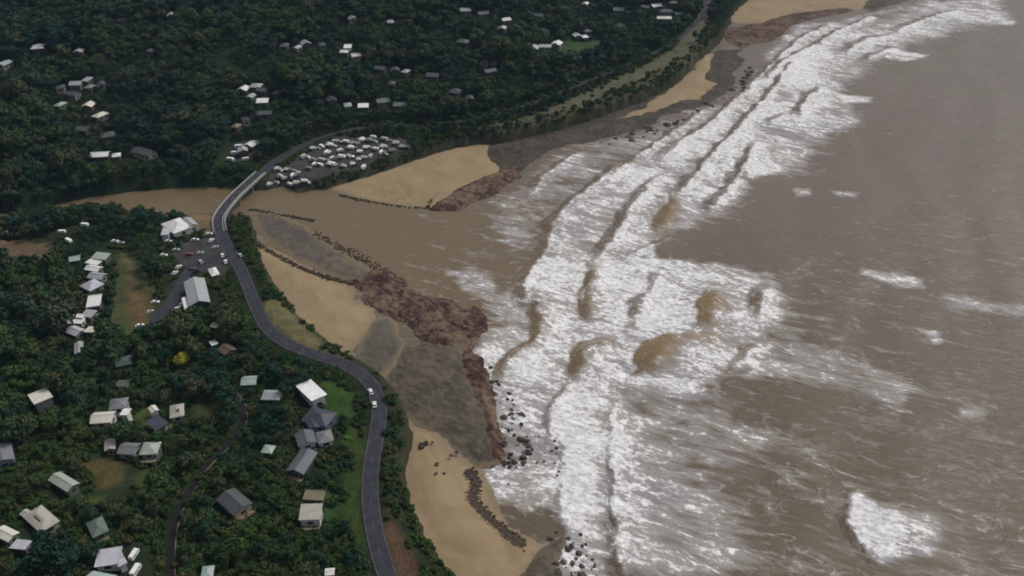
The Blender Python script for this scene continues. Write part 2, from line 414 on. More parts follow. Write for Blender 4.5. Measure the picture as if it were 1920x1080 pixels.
D_road = flatten(road_c, road_z, 6.5, 7, road_skip); D_lane = flatten(lane_c, lane_z, 4, 5); D_side = flatten(side_c, side_z, 4, 5)

# ground zones (real ground cover): polygon in the photograph, colour, keeps trees away
ZONES = [
 ('park',   [(212,478),(240,470),(278,500),(302,560),(278,632),(232,642),(205,602),(214,540)], (.060,.070,.028), 1),
 ('worn',   [(240,520),(285,555),(270,620),(238,600)], (.105,.072,.034), 1),
 ('track',  [(232,480),(242,484),(250,520),(258,560),(246,570),(240,520)], (.17,.125,.08), 1),
 ('lawn',   [(605,712),(640,720),(665,745),(662,785),(628,790),(605,762)], (.036,.072,.016), 1),
 ('strip',  [(650,792),(684,800),(682,880),(676,960),(690,1030),(662,1020),(634,960),(642,900),(642,840)], (.038,.060,.015), .6),
 ('verge',  [(492,572),(525,560),(562,600),(602,645),(610,660),(645,672),(690,705),(640,686),(560,650),(508,612)], (.125,.112,.055), 1),
 ('bank',   [(724,950),(750,985),(778,1040),(800,1085),(744,1085),(720,1010)], (.105,.062,.038), 1),
 ('yard',   [(140,866),(195,855),(240,868),(232,905),(190,920),(155,885)], (.075,.062,.024), .65),
 ('yard2',  [(150,925),(190,935),(185,960),(150,955)], (.06,.10,.02), 1),
 ('patch',  [(368,755),(402,760),(402,786),(368,790)], (.075,.082,.03), 1),
 ('green',  [(1040,88),(1080,70),(1140,72),(1130,105),(1080,116),(1050,108)], (.040,.072,.028), .8),
 ('band',   [(880,240),(1000,212),(1120,158),(1230,106),(1305,40),(1345,36),(1335,84),(1285,142),(1190,190),(1060,232),(950,256)], (.070,.070,.038), .55),
 ('roadside', [(900,240),(1000,214),(1100,172),(1200,128),(1262,92),(1300,45),(1318,0),(1338,0),(1325,50),(1290,102),(1215,145),(1110,190),(1005,228)], (.105,.100,.062), .95),
 ('dirt',   [(-40,440),(60,452),(110,463),(85,490),(-40,495)], (.125,.088,.055), 1),
 ('paved',  [(338,452),(408,438),(432,478),(424,516),(385,512),(352,510),(318,486)], (.058,.053,.055), 1),
 ('paved',  [(318,520),(345,505),(350,580),(330,600),(300,590)], (.04,.04,.042), 1),
 ('camp',   [(496,347),(520,318),(570,288),(632,254),(762,258),(772,276),(700,306),(622,336),(560,352)], (.062,.058,.055), 1),
 ('camp',   [(425,300),(440,268),(490,258),(495,290),(450,305)], (.05,.05,.045), 1),
 ('mudbank',[(262,386),(330,392),(402,386),(412,434),(375,442),(345,408),(295,408)], (.16,.118,.072), 1),
 ('bush',   [(-60,300),(18,300),(18,345),(-60,345)], (.06,.10,.03), .5),
 ('yardE',  [(250,870),(330,880),(320,920),(260,930)], (.05,.062,.02), .5),
 ('yardM',  [(245,770),(280,760),(340,800),(310,815),(260,800)], (.06,.085,.025), 1),
 ('slope',  [(588,900),(628,880),(640,960),(615,1000),(600,960)], (.035,.07,.02), .4),
]
tint = np.zeros(GX.shape+(3,)); tint[:] = (.018, .028, .013)
und = fbm(GX, GY, 40, 4, 21)[..., None]
tint = tint*(1+und*1.2)
shore = sstep(7, 1, dC)[..., None]
tint = tint*(1-shore*.8) + np.array((.045, .042, .025))*shore*.8
OPEN = np.zeros(GX.shape)
qx = GX + fbm(GX, GY, 6, 3, 31)*6; qy = GY + fbm(GX, GY, 6, 3, 37)*6
for nm, pl, c, cl in ZONES:
    poly = np.array([hit(a, b)[:2] for a, b in pl])
    bb = (GX > poly[:, 0].min()-15) & (GX < poly[:, 0].max()+15) & (GY > poly[:, 1].min()-15) & (GY < poly[:, 1].max()+15)
    f = np.zeros(GX.shape); f[bb] = sstep(-1.5, 2.5, sdist(poly, qx[bb], qy[bb]))
    tint = tint*(1-f[..., None]) + np.array(c)*f[..., None]; OPEN = np.maximum(OPEN, f*cl)
nx_, ny_ = len(TX), len(TY)
idx = np.arange(nx_*ny_).reshape(ny_, nx_)
quads = np.stack([idx[:-1, :-1], idx[:-1, 1:], idx[1:, 1:], idx[1:, :-1]], -1).reshape(-1, 4)
zq = Z.ravel()[quads].max(1); quads = quads[zq > -2.6]
used = np.zeros(nx_*ny_, bool); used[quads.ravel()] = True; remap = np.cumsum(used)-1
vt = np.stack([GX, GY, Z], -1).reshape(-1, 3)[used]
me = mesh_np('terrain', vt, remap[quads], M['terrain'], True); cattr(me, 'tint', tint.reshape(-1, 3)[used])
obj('terrain', me, label='dark hilly ground under the coastal forest and gardens', kind='structure')

# ------------------------------------------------------------------ sea and river
FOAM = [  # (polygon in the photograph, density, feather in metres)
 ([(1230,372),(1330,300),(1390,235),(1440,180),(1500,110),(1560,70),(1650,40),(1760,-20),(1905,-20),(1890,38),(1740,70),(1690,90),(1640,125),(1600,150),(1575,180),(1600,215),(1570,262),(1525,300),(1515,328),(1400,338),(1400,385),(1340,420),(1260,434)], .62, 14),
 ([(1030,430),(1080,375),(1150,320),(1230,270),(1380,165),(1450,85),(1500,45),(1600,28),(1700,5),(1560,75),(1440,180),(1330,300),(1230,375),(1250,430),(1180,482),(1120,495),(1000,505)], .58, 9),
 ([(900,395),(960,350),(1010,300),(1080,265),(1200,245),(1290,210),(1375,165),(1330,240),(1230,290),(1150,340),(1080,385),(1030,440),(960,470),(920,430)], .42, 10),
 ([(935,525),(1000,490),(1090,490),(1190,480),(1320,485),(1420,508),(1480,555),(1475,600),(1430,645),(1370,690),(1330,720),(1240,745),(1260,800),(1190,850),(1158,900),(1150,1000),(1172,1100),(1030,1100),(1060,1000),(1052,950),(930,930),(922,850),(928,790),(898,720),(866,660),(910,620),(930,590)], .72, 6),
 ([(1430,600),(1560,640),(1660,690),(1705,740),(1660,795),(1580,752),(1480,705),(1400,700)], .44, 14),
 ([(1150,742),(1330,722),(1420,745),(1500,800),(1490,900),(1430,1000),(1390,1100),(1175,1100),(1152,950)], .50, 12),
 ([(1165,885),(1255,868),(1300,900),(1290,950),(1210,958),(1165,930)], .34, 6),
 ([(1345,690),(1420,722),(1600,800),(1570,865),(1400,795),(1340,742)], .16, 8),
 ([(1200,458),(1260,440),(1400,418),(1600,408),(1620,470),(1450,488),(1320,480),(1210,478)], .03, 5),
 ([(1410,345),(1530,330),(1600,300),(1640,420),(1420,410)], .04, 6),
 ([(1606,498),(1640,506),(1720,520),(1726,536),(1682,536),(1622,516)], .72, 4),
 ([(1775,548),(1830,552),(1920,580),(1920,592),(1850,582),(1795,572)], .5, 6),
 ([(1735,617),(1760,618),(1782,638),(1762,642)], .8, 3),
 ([(1800,765),(1830,760),(1862,772),(1845,786),(1808,782)], .74, 3),
 ([(1635,650),(1690,690),(1705,740),(1690,800),(1630,790),(1650,740),(1645,690)], .46, 5),
 ([(1482,352),(1520,350),(1518,366),(1490,368)], .6, 3),
 ([(1552,356),(1606,362),(1600,370),(1560,366)], .62, 3),
 ([(1565,178),(1632,182),(1632,192),(1580,194)], .85, 4),
 ([(1662,98),(1745,106),(1735,118),(1660,114)], .8, 5),
 ([(1800,30),(1900,36),(1900,44),(1810,44)], .7, 6),
 ([(1400,860),(1560,860),(1760,940),(1930,1010),(1930,1100),(1400,1100)], .27, 20),
 ([(1590,925),(1604,922),(1640,950),(1690,962),(1705,1000),(1690,1042),(1655,1055),(1612,1012),(1590,972)], .92, 2.5),
 ([(1680,962),(1740,968),(1762,1000),(1745,1040),(1680,1045)], .62, 4),
 ([(925,800),(1045,800),(1050,960),(935,930)], .62, 5),
 ([(960,975),(1050,985),(1060,1000),(1000,1020),(955,1000)], .06, 4),
 ([(840,506),(880,500),(925,520),(935,570),(895,560),(855,532)], .60, 4),
]
WAVES = [  # (crest line near->far, sea on the right; height, front width, back length, foam cleared off face (bare water, plus front shade painted in), crest foam, ochre face)
 ([(940,715),(955,685),(978,660),(1004,642),(1012,610),(1006,568),(1012,560)], 3.0, 7, 20, .8, .8, .35),
 ([(1088,712),(1092,680),(1108,655),(1135,648),(1150,660)], 2.8, 8, 14, .8, .5, .45),
 ([(1222,715),(1230,690),(1242,660),(1275,640),(1310,634),(1335,650)], 3.8, 11, 24, .85, .0, .65),
 ([(1338,620),(1340,580),(1346,540)], 3.6, 9, 16, .85, .0, .8),
 ([(1112,606),(1108,565),(1112,515),(1122,490)], 3.2, 7, 22, .95, .3, .5),
 ([(1240,440),(1258,400),(1272,368)], 3.2, 8, 20, 1.0, .2, .6),
 ([(1272,368),(1325,308),(1380,248),(1440,182),(1490,120)], 3.4, 8, 30, .75, .9, .12),
 ([(985,565),(992,515),(1022,470),(1034,420),(1075,378),(1115,348),(1160,308)], 2.8, 8, 25, .75, .85, .15),
 ([(1120,485),(1150,450),(1180,400),(1205,362),(1235,330)], 2.6, 8, 22, .7, .85, .12),
 ([(1398,340),(1402,300),(1418,270)], 2.8, 7, 24, .8, 1.0, .1),
 ([(1500,228),(1512,190),(1545,164)], 3.0, 9, 24, .8, .9, .05),
 ([(1440,235),(1470,222),(1490,215)], 2.0, 8, 20, .7, .8, .05),
 ([(1172,1100),(1152,1000),(1150,900),(1148,800),(1145,750)], 1.2, 3.5, 16, .3, 1.1, 0),
 ([(1062,1005),(1056,950),(1054,850),(1058,800)], .8, 3, 14, .3, 1.0, 0),
 ([(1648,1062),(1612,1015),(1592,968),(1594,935),(1606,920)], 1.2, 3, 26, .0, 1.1, 0),
 ([(1435,155),(1470,120),(1520,92),(1570,62),(1640,30)], 3.0, 9, 30, .75, .9, .05),
 ([(1585,100),(1625,76),(1680,65)], 2.6, 10, 30, .75, .9, .05),
 ([(1620,118),(1660,96),(1690,90)], 2.6, 9, 30, .7, 1.0, .05),
 ([(1240,300),(1290,262),(1340,225),(1400,170)], 2.6, 8, 26, .65, .85, .08),
 ([(990,365),(1020,330),(1060,300),(1100,280)], 1.6, 6, 20, .6, .75, .1),
 ([(1180,480),(1230,455),(1260,440)], 1.2, 3, 14, .3, 1.0, 0),
 ([(1150,330),(1200,290),(1260,250),(1330,200)], 2.0, 7, 22, .6, .85, .08),
 ([(1360,700),(1400,660),(1440,640)], 1.2, 5, 18, .5, .6, .3),
 ([(1330,400),(1370,350),(1410,300)], 2.2, 8, 24, .6, .9, .05),
 ([(1400,170),(1450,120),(1500,75),(1560,42)], 2.4, 8, 28, .6, .85, .05),
 ([(1680,60),(1740,35),(1800,18)], 2.4, 10, 30, .65, .9, .0),
 ([(1190,620),(1200,580),(1225,545),(1240,510)], 2.0, 7, 20, .6, .8, .15),
 ([(1040,830),(1035,780),(1050,740),(1070,715)], 1.4, 5, 18, .5, .9, .05),
 ([(1420,600),(1430,565),(1440,530)], 1.8, 7, 18, .55, .7, .1),
]
def water_fields(x, y):
    n = x.shape
    ax = x + fbm(x, y, 14, 4, 41)*15 + fbm(x*.45, y, 30, 3, 43)*34; ay = y + fbm(x, y, 14, 4, 47)*11 + fbm(x*.45, y, 30, 3, 49)*16
    far = sstep(300, 900, y)
    D = .18 - .16*sstep(430, 620, y) + fbm(x, y, 45, 3, 51)*.16
    for pl, val, fe in FOAM:
        poly = PL(pl, .3)
        bb = (x > poly[:, 0].min()-25) & (x < poly[:, 0].max()+25) & (y > poly[:, 1].min()-25) & (y < poly[:, 1].max()+25)
        if not bb.any(): continue
        wf = 1.0 if fe > 4.5 else .28; f = sstep(-fe, fe, sdist(poly, x[bb]+(ax-x)[bb]*wf, y[bb]+(ay-y)[bb]*wf)); D[bb] = D[bb]*(1-f)+val*f
    h = fbm(x, y, 26, 3, 61)*.9 + .45*np.sin((x*.93-y*.36+fbm(x, y, 90, 3, 67)*60)*6.283/48)*(.6+fbm(x, y, 60, 2, 69)); och = np.zeros(n)
    bx = x + fbm(x, y, 10, 3, 71)*5; by = y + fbm(x, y, 10, 3, 77)*5
    for pl, H, fw, bl, clear, crest, oc in WAVES:
        c = smooth_line(PL(pl, 1.0), 6.0)
        bb = (x > c[:, 0].min()-60) & (x < c[:, 0].max()+120) & (y > c[:, 1].min()-40) & (y < c[:, 1].max()+40)
        if not bb.any(): continue
        X = bx[bb]; Y = by[bb]; best = np.full(X.shape, 1e9); sg = np.zeros(X.shape); al = np.zeros(X.shape)
        seg = np.linalg.norm(np.diff(c, axis=0), axis=1); cum = np.concatenate([[0], np.cumsum(seg)])
        for i in range(len(c)-1):
            ux, uy = c[i+1]-c[i]; L = seg[i]+1e-9
            t0 = ((X-c[i, 0])*ux+(Y-c[i, 1])*uy)/L**2; t = np.clip(t0, 0, 1)
            d = np.hypot(X-c[i, 0]-t*ux, Y-c[i, 1]-t*uy); k = d < best
            best[k] = d[k]; sg[k] = np.sign(-(ux*(Y-c[i, 1])-uy*(X-c[i, 0])))[k]
            tt = t0 if i in (0, len(c)-2) else t
            al[k] = (cum[i]+tt*L)[k]
        s = best*np.where(sg == 0, 1, sg) + fbm(X, Y, 7, 3, 151)*3.0; T = cum[-1]; e = min(18, T*.38); fw = fw*(.75+.9*np.clip(fbm(al, al*0, 16, 2, 157)+.3, 0, 1))
        tap = sstep(-e*.5, e, al)*sstep(-e*.5, e, T-al)
        prof = np.where(s < 0, sstep(-fw, 0, s), np.exp(-np.maximum(s, 0)/bl*1.6)*(1-.0*s))
        h[bb] += H*tap*prof
        face = sstep(-fw, -fw+2.0, s)*(sstep(fw*1.3, -fw*.5, s) if oc > .3 else sstep(1.5, -2.0, s))*tap*(.75+.9*fbm(X, Y, 8, 3, 161))
        Db = D[bb]*(1-clear*face); cr = sstep(-1.0, .2, s)*sstep(4.0, .5, s)*tap*(.85+1.0*fbm(al, al*0+crest, 9, 2, 171))
        D[bb] = np.maximum(Db + min(crest, .9)*.42*np.exp(-np.maximum(s, 0)/16)*(s > 0)*tap*sstep(.12, .4, D[bb]), crest*cr); och[bb] = np.maximum(och[bb], oc*sstep(-fw*1.1, -fw*.6, s)*sstep(fw*1.1, -fw*.5, s)*tap)
    st = x*math.cos(R(24)) - y*math.sin(R(24)); sn = x*math.sin(R(24)) + y*math.cos(R(24))
    D = D + sstep(.1, .5, D)*(fbm(st*.45, sn, 17, 3, 141)*.55 + fbm(st*.6, sn, 6, 3, 147)*.22)
    lag = PL([(-400,330),(430,340),(560,350),(800,380),(900,400),(960,470),(920,520),(870,560),(905,600),(700,560),(440,420),(-400,460)], .2)
    mud = sstep(-40, 12, sdist(lag, ax, ay))
    h *= (1-mud*.95)
    return D, h, mud, och
SX = axis(-900, -260, 640, 6000, 1.45, 1.25)
ys = [105.0]
while ys[-1] < 1500: ys.append(ys[-1]+max(.95, .0042*ys[-1]))
while ys[-1] < 9000: ys.append(ys[-1]*1.12)
SY = np.array([-600, -300, -100, 0, 50, 85]+ys)
AX, AY = np.meshgrid(SX, SY)
dS = np.full(AX.shape, -1e3); near = (AX < 420) & (AY < 1500)
dS[near] = sdist(LAND, AX[near], AY[near]); dS[(AX < 300) & (AY >= 1500)] = 1e3
keep = dS < 12
fl = AX.ravel(), AY.ravel()
D, h, mud, och = water_fields(*fl)
seaclip = P(690, 375, 0)[0]
idx = np.arange(AX.size).reshape(AX.shape)
quads = np.stack([idx[:-1, :-1], idx[:-1, 1:], idx[1:, 1:], idx[1:, :-1]], -1).reshape(-1, 4)
kr = keep.ravel()
RIVPOLY = PL([(-700,330),(300,330),(470,340),(640,362),(760,392),(790,420),(770,470),(730,500),(640,470),(540,420),(470,400),(300,420),(-700,470)], 0)
inriv = inside(RIVPOLY, fl[0], fl[1])
qk = kr[quads].any(1) & ~inriv[quads].all(1)
quads = quads[qk]; used = np.zeros(AX.size, bool); used[quads.ravel()] = True; remap = np.cumsum(used)-1
me = mesh_np('sea', np.stack([fl[0][used], fl[1][used], h[used]], -1), remap[quads], M['water'], True)
for nm, a in (('foam', D), ('mud', mud), ('ochre', och), ('near_brown', sstep(560, 250, fl[1])*.85)): fattr(me, nm, a[used])
obj('sea', me, label='brown muddy sea streaked with white surf', kind='structure')
rx = np.arange(-560, -40, 2.2); ry = np.arange(430, 620, 2.2); AX, AY = np.meshgrid(rx, ry); fl = AX.ravel(), AY.ravel()
D, h, mud, och = water_fields(*fl)
inr = inside(RIVPOLY, fl[0], fl[1]); idx = np.arange(AX.size).reshape(AX.shape)
quads = np.stack([idx[:-1, :-1], idx[:-1, 1:], idx[1:, 1:], idx[1:, :-1]], -1).reshape(-1, 4); quads = quads[inr[quads].any(1)]
used = np.zeros(AX.size, bool); used[quads.ravel()] = True; remap = np.cumsum(used)-1
me = mesh_np('river', np.stack([fl[0][used], fl[1][used], h[used]*.2+.06], -1), remap[quads], M['water'], True)
for nm, a in (('foam', D*.0), ('mud', mud*0+1), ('ochre', och*0), ('near_brown', och*0)): fattr(me, nm, a[used])
obj('river', me, label='flooded tan river running under the bridge', kind='structure')

# ------------------------------------------------------------------ beaches and rock shelves: sheets that sink below the water at their edges
def patch(name, pl, mat, top, slope, rough, step, label, kind='structure', cat=None, seed=0, warp=4, z=.7, edge0=.05, terr=0.0):
    poly = PL(pl, z); x = np.arange(poly[:, 0].min()-6, poly[:, 0].max()+6, step); y = np.arange(poly[:, 1].min()-6, poly[:, 1].max()+6, step)
    X, Y = np.meshgrid(x, y); fx = X.ravel(); fy = Y.ravel()
    e = sdist(poly, fx+fbm(fx, fy, 12, 4, 80+seed)*warp*1.6+fbm(fx, fy, 2.6, 3, 85+seed)*2.6, fy+fbm(fx, fy, 12, 4, 90+seed)*warp*1.6+fbm(fx, fy, 2.6, 3, 87+seed)*2.6)
    zz = np.minimum(edge0+np.where(e < 0, np.maximum(e, -4)*.35, e*slope), top) + sstep(-1, 9, e)*(fbm(fx, fy, 22, 5, 95+seed)*rough + fbm(fx, fy, 3.5, 3, 99+seed)*rough*.5)
    if terr:
        q = zz/terr; zz = (np.floor(q)+sstep(.6, 1.0, q-np.floor(q)))*terr
    ix = np.arange(X.size).reshape(X.shape)
    qd = np.stack([ix[:-1, :-1], ix[:-1, 1:], ix[1:, 1:], ix[1:, :-1]], -1).reshape(-1, 4); qd = qd[(e > -2)[qd].any(1)]
    us = np.zeros(X.size, bool); us[qd.ravel()] = True; rm = np.cumsum(us)-1
    m = mesh_np(name, np.stack([fx[us], fy[us], zz[us]], -1), rm[qd], mat, True); fattr(m, 'edge', e[us])
    return obj(name, m, label=label, kind=kind, cat=cat)
patch('beach', [(610,352),(680,322),(800,280),(860,262),(930,265),(935,300),(960,318),(900,350),(850,372),(820,392),(740,386),(670,372)], M['sand'], 1.7, .09, .3, 1.6, 'tan sand spit north of the river mouth', seed=1)
patch('beach', [(470,455),(500,462),(540,478),(600,508),(660,528),(668,560),(700,575),(705,600),(680,640),(650,668),(590,670),(560,620),(500,545),(470,500)], M['sand'], 1.9, .09, .3, 1.5, 'tan sandy beach between the road verge and the grey slab', seed=2)
patch('beach', [(735,760),(765,790),(820,810),(860,850),(895,876),(925,925),(972,980),(1025,1022),(990,1100),(900,1180),(860,1180),(800,1080),(745,960),(735,880),(745,830)], M['sand'], 1.9, .09, .3, 1.3, 'curved sandy beach below the coast road', seed=3)
patch('beach', [(1130,228),(1200,196),(1262,158),(1296,130),(1302,100),(1340,98),(1344,128),(1340,148),(1368,158),(1335,180),(1280,200),(1215,222),(1150,240)], M['sand'], 2.7, .16, .3, 2.2, 'narrow strip of sand on the far shore', seed=4)
patch('beach', [(1355,30),(1380,-5),(1480,-20),(1650,-12),(1640,14),(1560,16),(1490,24),(1440,46),(1375,42)], M['sand'], 2.0, .1, .4, 2.6, 'far sandy cove at the top of the shore', seed=5)
patch('rock_shelf', [(800,391),(845,356),(880,338),(925,320),(975,308),(980,330),(925,364),(880,382),(866,398)], M['rock_red'], 1.9, .3, .8, 1.4, 'dark red weed-covered rocks at the tip of the sand spit', seed=6, warp=3, terr=.3)
patch('rock_shelf', [(466,392),(520,394),(572,418),(625,458),(690,498),(725,530),(690,540),(620,516),(560,492),(515,462),(485,436)], M['rock_grey'], .9, .10, .5, 1.4, 'wet grey rock flat along the river mouth', seed=7, warp=3)
patch('rock_shelf', [(655,518),(720,498),(785,545),(900,578),(915,612),(885,655),(800,645),(745,602),(690,576)], M['rock_red'], 1.2, .14, 1.0, 1.1, 'dark red weed-covered rock shelf at the river mouth', seed=8, warp=5, terr=.25)
patch('rock_shelf', [(690,600),(735,590),(768,640),(740,695),(705,712),(655,672)], M['rock_slab'], 1.5, .14, .25, 1.2, 'smooth grey rock slab beside the sandy beach', seed=9, warp=2)
patch('rock_shelf', [(752,650),(800,635),(868,648),(892,690),(915,750),(930,800),(935,862),(890,880),(860,850),(815,815),(760,790),(722,725),(725,700)], M['rock_dark'], 1.6, .14, .8, 1.1, 'broad dark rock platform fronting the surf', seed=10, warp=4, terr=.3)
patch('rock_shelf', [(955,1090),(985,1045),(1030,1010),(1062,985),(1075,1010),(1050,1050),(1060,1100),(1000,1180)], M['rock_dark'], 1.4, .2, .9, 1.0, 'dark rocks at the bottom of the beach', seed=11, warp=3, terr=.3)
patch('rock_shelf', [(880,275),(960,256),(1060,232),(1190,190),(1250,160),(1330,98),(1400,86),(1400,118),(1382,165),(1300,206),(1210,242),(1130,258),(1050,276),(980,318),(930,335),(905,308)], M['rock_far'], 1.3, .07, .8, 2.0, 'long dark rock shelf along the far shore', seed=12, warp=6)
patch('rock_shelf', [(1340,60),(1400,45),(1470,25),(1590,12),(1600,20),(1500,42),(1440,78),(1390,95)], M['rock_red'], 1.8, .09, .8, 2.4, 'reddish rock shelf below the far cove', seed=13, warp=5)
patch('rock_shelf', [(1600,2),(1650,-12),(1760,-30),(1740,-10),(1680,8),(1630,22)], M['rock_dark'], 2.5, .12, .8, 2.6, 'dark far point running into the surf', seed=14, warp=5)

patch('rock_shelf', [(872,648),(905,672),(928,745),(944,850),(922,872),(905,805),(882,735),(858,680)], M['rock_red'], 1.9, .35, .8, 1.1, 'dark maroon weed strip along the seaward edge of the rock platform', seed=15, warp=4, terr=.25)
# wrack lines: rafts of broken seaweed, too many pieces to count
def wrack(pl, wid, n, label, seed, zf=1.0):
    r = np.random.default_rng(seed); c = smooth_line(PL(pl, zf), 3.0); mb = MB()
    for k in range(n):
        i = r.integers(0, len(c)); x, y = c[i] + r.normal(0, wid, 2); s = r.uniform(.12, .5)
        m = 6; a0 = r.uniform(0, 6.3); el = r.uniform(1, 3.2)
        ring = [(x+s*el*math.cos(a0+6.283*j/m)*r.uniform(.6, 1.2), y+s*math.sin(a0+6.283*j/m)*r.uniform(.6, 1.2), -.3) for j in range(m)]
        mb.add(ring+[(x, y, zf+s*.16)]+[(.65*a+.35*x, .65*b+.35*y, zf+s*.1) for a, b, _ in ring],
               [(j, (j+1) % m, 7+(j+1) % m, 7+j) for j in range(m)]+[(7+j, 7+(j+1) % m, 6) for j in range(m)])
    obj('seaweed_wrack', mb.mesh('seaweed_wrack', M['weed']), label=label, cat='seaweed', kind='stuff')
wrack([(480,455),(500,468),(540,490),(600,515),(660,530)], .8, 900, 'dark line of seaweed between beach and grey rock flat', 1, .9)
wrack([(640,366),(700,378),(760,387),(820,391)], .7, 300, 'dark line of seaweed along the sand spit', 2, .5)
wrack([(470,392),(530,402),(585,412)], .7, 300, 'dark debris line along the river bank below the bridge', 3, .7)
wrack([(800,388),(815,365),(835,342)], .9, 80, 'dark seaweed streak crossing the sand spit', 4, 1.3)
wrack([(880,885),(892,905),(885,930),(895,950),(920,975),(975,1018)], 1.2, 1700, 'winding seaweed line on the curved beach', 5, 1.0)
wrack([(590,440),(640,465),(690,490),(705,500)], 2.0, 260, 'scattered seaweed at the edge of the river mouth', 6, .5)

# ------------------------------------------------------------------ boulders
def rock_mesh(seed):
    r = random.Random(seed); import bmesh
    bm = bmesh.new(); bmesh.ops.create_icosphere(bm, subdivisions=2, radius=1)
    o = Vector((r.uniform(-9, 9), r.uniform(-9, 9), r.uniform(-9, 9)))
    from mathutils import noise
    for v in bm.verts:
        d = noise.noise(v.co*1.1+o)*.55 + noise.noise(v.co*2.7+o)*.2; v.co *= 1+d
        v.co.z *= .62; v.co.x *= 1.15
    me = bpy.data.meshes.new('boulder'); bm.to_mesh(me); bm.free(); me.materials.append(M['boulder']); return me
RM = [rock_mesh(i) for i in range(7)]
def boulders(pl, n, s0, s1, label, group, seed, z=.0):
    poly = PL(pl, .5); r = np.random.default_rng(seed); k = 0
    while k < n:
        x = r.uniform(poly[:, 0].min(), poly[:, 0].max()); y = r.uniform(poly[:, 1].min(), poly[:, 1].max())
        if not inside(poly, np.array([x]), np.array([y]))[0]: continue
        o = obj('boulder', RM[r.integers(0, 7)], loc=(x, y, z+r.uniform(-.1, .4)), label=label, cat='boulder', group=group)
        o.rotation_euler = (0, 0, r.uniform(0, 6.3)); s = s0+(s1-s0)*r.random()**2; o.scale = (s, s*r.uniform(.7, 1.2), s*r.uniform(.7, 1.1)); k += 1
boulders([(862,652),(905,655),(945,720),(985,780),(1000,850),(975,880),(935,872),(925,790),(892,710)], 120, .4, 1.6, 'dark wave-washed boulder in the surf off the rock platform', 'boulders in the surf off the rock platform', 3)
boulders([(925,880),(960,800),(1000,790),(1050,830),(1050,905),(940,915)], 22, .4, 1.2, 'small dark boulder awash beside the rock platform edge', 'small boulders awash beside the platform', 4)
boulders([(1020,1010),(1060,985),(1100,1000),(1135,1090),(1080,1110),(1020,1090)], 55, .4, 1.5, 'dark boulder in foam at the bottom of the beach', 'boulders in foam at the bottom of the beach', 5)
boulders([(765,845),(800,825),(850,835),(870,870),(830,900),(780,880)], 10, .6, 1.5, 'brown boulder half buried in sand at the top of the curved beach', 'boulders on the curved beach', 6, 1.7)
boulders([(1140,262),(1210,240),(1300,205),(1385,160),(1400,120),(1412,130),(1395,170),(1305,218),(1215,256),(1145,276)], 62, 1.2, 3.0, 'dark rock along the waterline of the far shore', 'rocks along the far waterline', 7)
boulders([(690,590),(740,560),(900,585),(908,612),(870,650),(790,640)], 30, .6, 1.6, 'dark red weedy boulder on the rock shelf at the river mouth', 'boulders on the red rock shelf', 8, .9)

# ------------------------------------------------------------------ roads and bridge
def ribbon(c, cz, half, off=0.0, zo=0.0, sel=None):
    t = np.gradient(c, axis=0); t /= np.linalg.norm(t, axis=1)[:, None]+1e-9; n = np.stack([t[:, 1], -t[:, 0]], -1)
    L = c+n*(off-half); Rr = c+n*(off+half); v = []
    for i in range(len(c)): v += [(L[i, 0], L[i, 1], cz[i]+zo), (Rr[i, 0], Rr[i, 1], cz[i]+zo)]
    f = [(2*i, 2*i+1, 2*i+3, 2*i+2) for i in range(len(c)-1) if sel is None or sel(i)]
    return v, f
offb = lambda i: not road_skip[i]
v, f = ribbon(road_c, road_z, np.where(road_c[:, 1] < 610, 3.5, 1.8)[:, None], 0, .02, offb)
rd = obj('coast_road', mesh_py('coast_road', v, f, M['asphalt']), label='grey two-lane coast road curving above the beach', kind='structure')
for s in (-1, 1):
    v, f = ribbon(road_c, road_z, .06, s*3.15, .035, lambda i: offb(i) and road_c[i, 1] < 600); obj('edge_line', mesh_py('edge_line', v, f, M['paint']), rd)
v, f = ribbon(road_c, road_z, .045, 0, .035, lambda i: offb(i) and i % 3 == 0 and road_c[i, 1] < 600); obj('centre_line', mesh_py('centre_line', v, f, M['paint']), rd)
v, f = ribbon(lane_c, lane_z, 1.45, 0, .02); ln = obj('hill_lane', mesh_py('hill_lane', v, f, M['lane']), label='narrow dark lane climbing between trees at the bottom', kind='structure')
mb = MB()
for off in (1.6,):
    t = np.gradient(lane_c, axis=0); t /= np.linalg.norm(t, axis=1)[:, None]; nn = np.stack([t[:, 1], -t[:, 0]], -1); e = lane_c+nn*off
    for i in range(len(e)-1):
        if off < 0 and i % 5 < 3: continue
        a = Vector((*e[i], lane_z[i])); b = Vector((*e[i+1], lane_z[i+1])); q = Vector((*nn[i], 0))*.14; up = Vector((0, 0, .14)); dn = Vector((0, 0, -.6))
        mb.add([a-q+dn, b-q+dn, b+q+dn, a+q+dn, a-q+up, b-q+up, b+q+up, a+q+up], [(4,5,6,7),(0,1,5,4),(3,7,6,2)])
obj('kerb', mb.mesh('kerb', M['timber']), ln)
v, f = ribbon(side_c, side_z, 3.4, 0, .02); obj('village_street', mesh_py('village_street', v, f, M['asphalt']), label='dark side street running past the surf club', kind='structure')
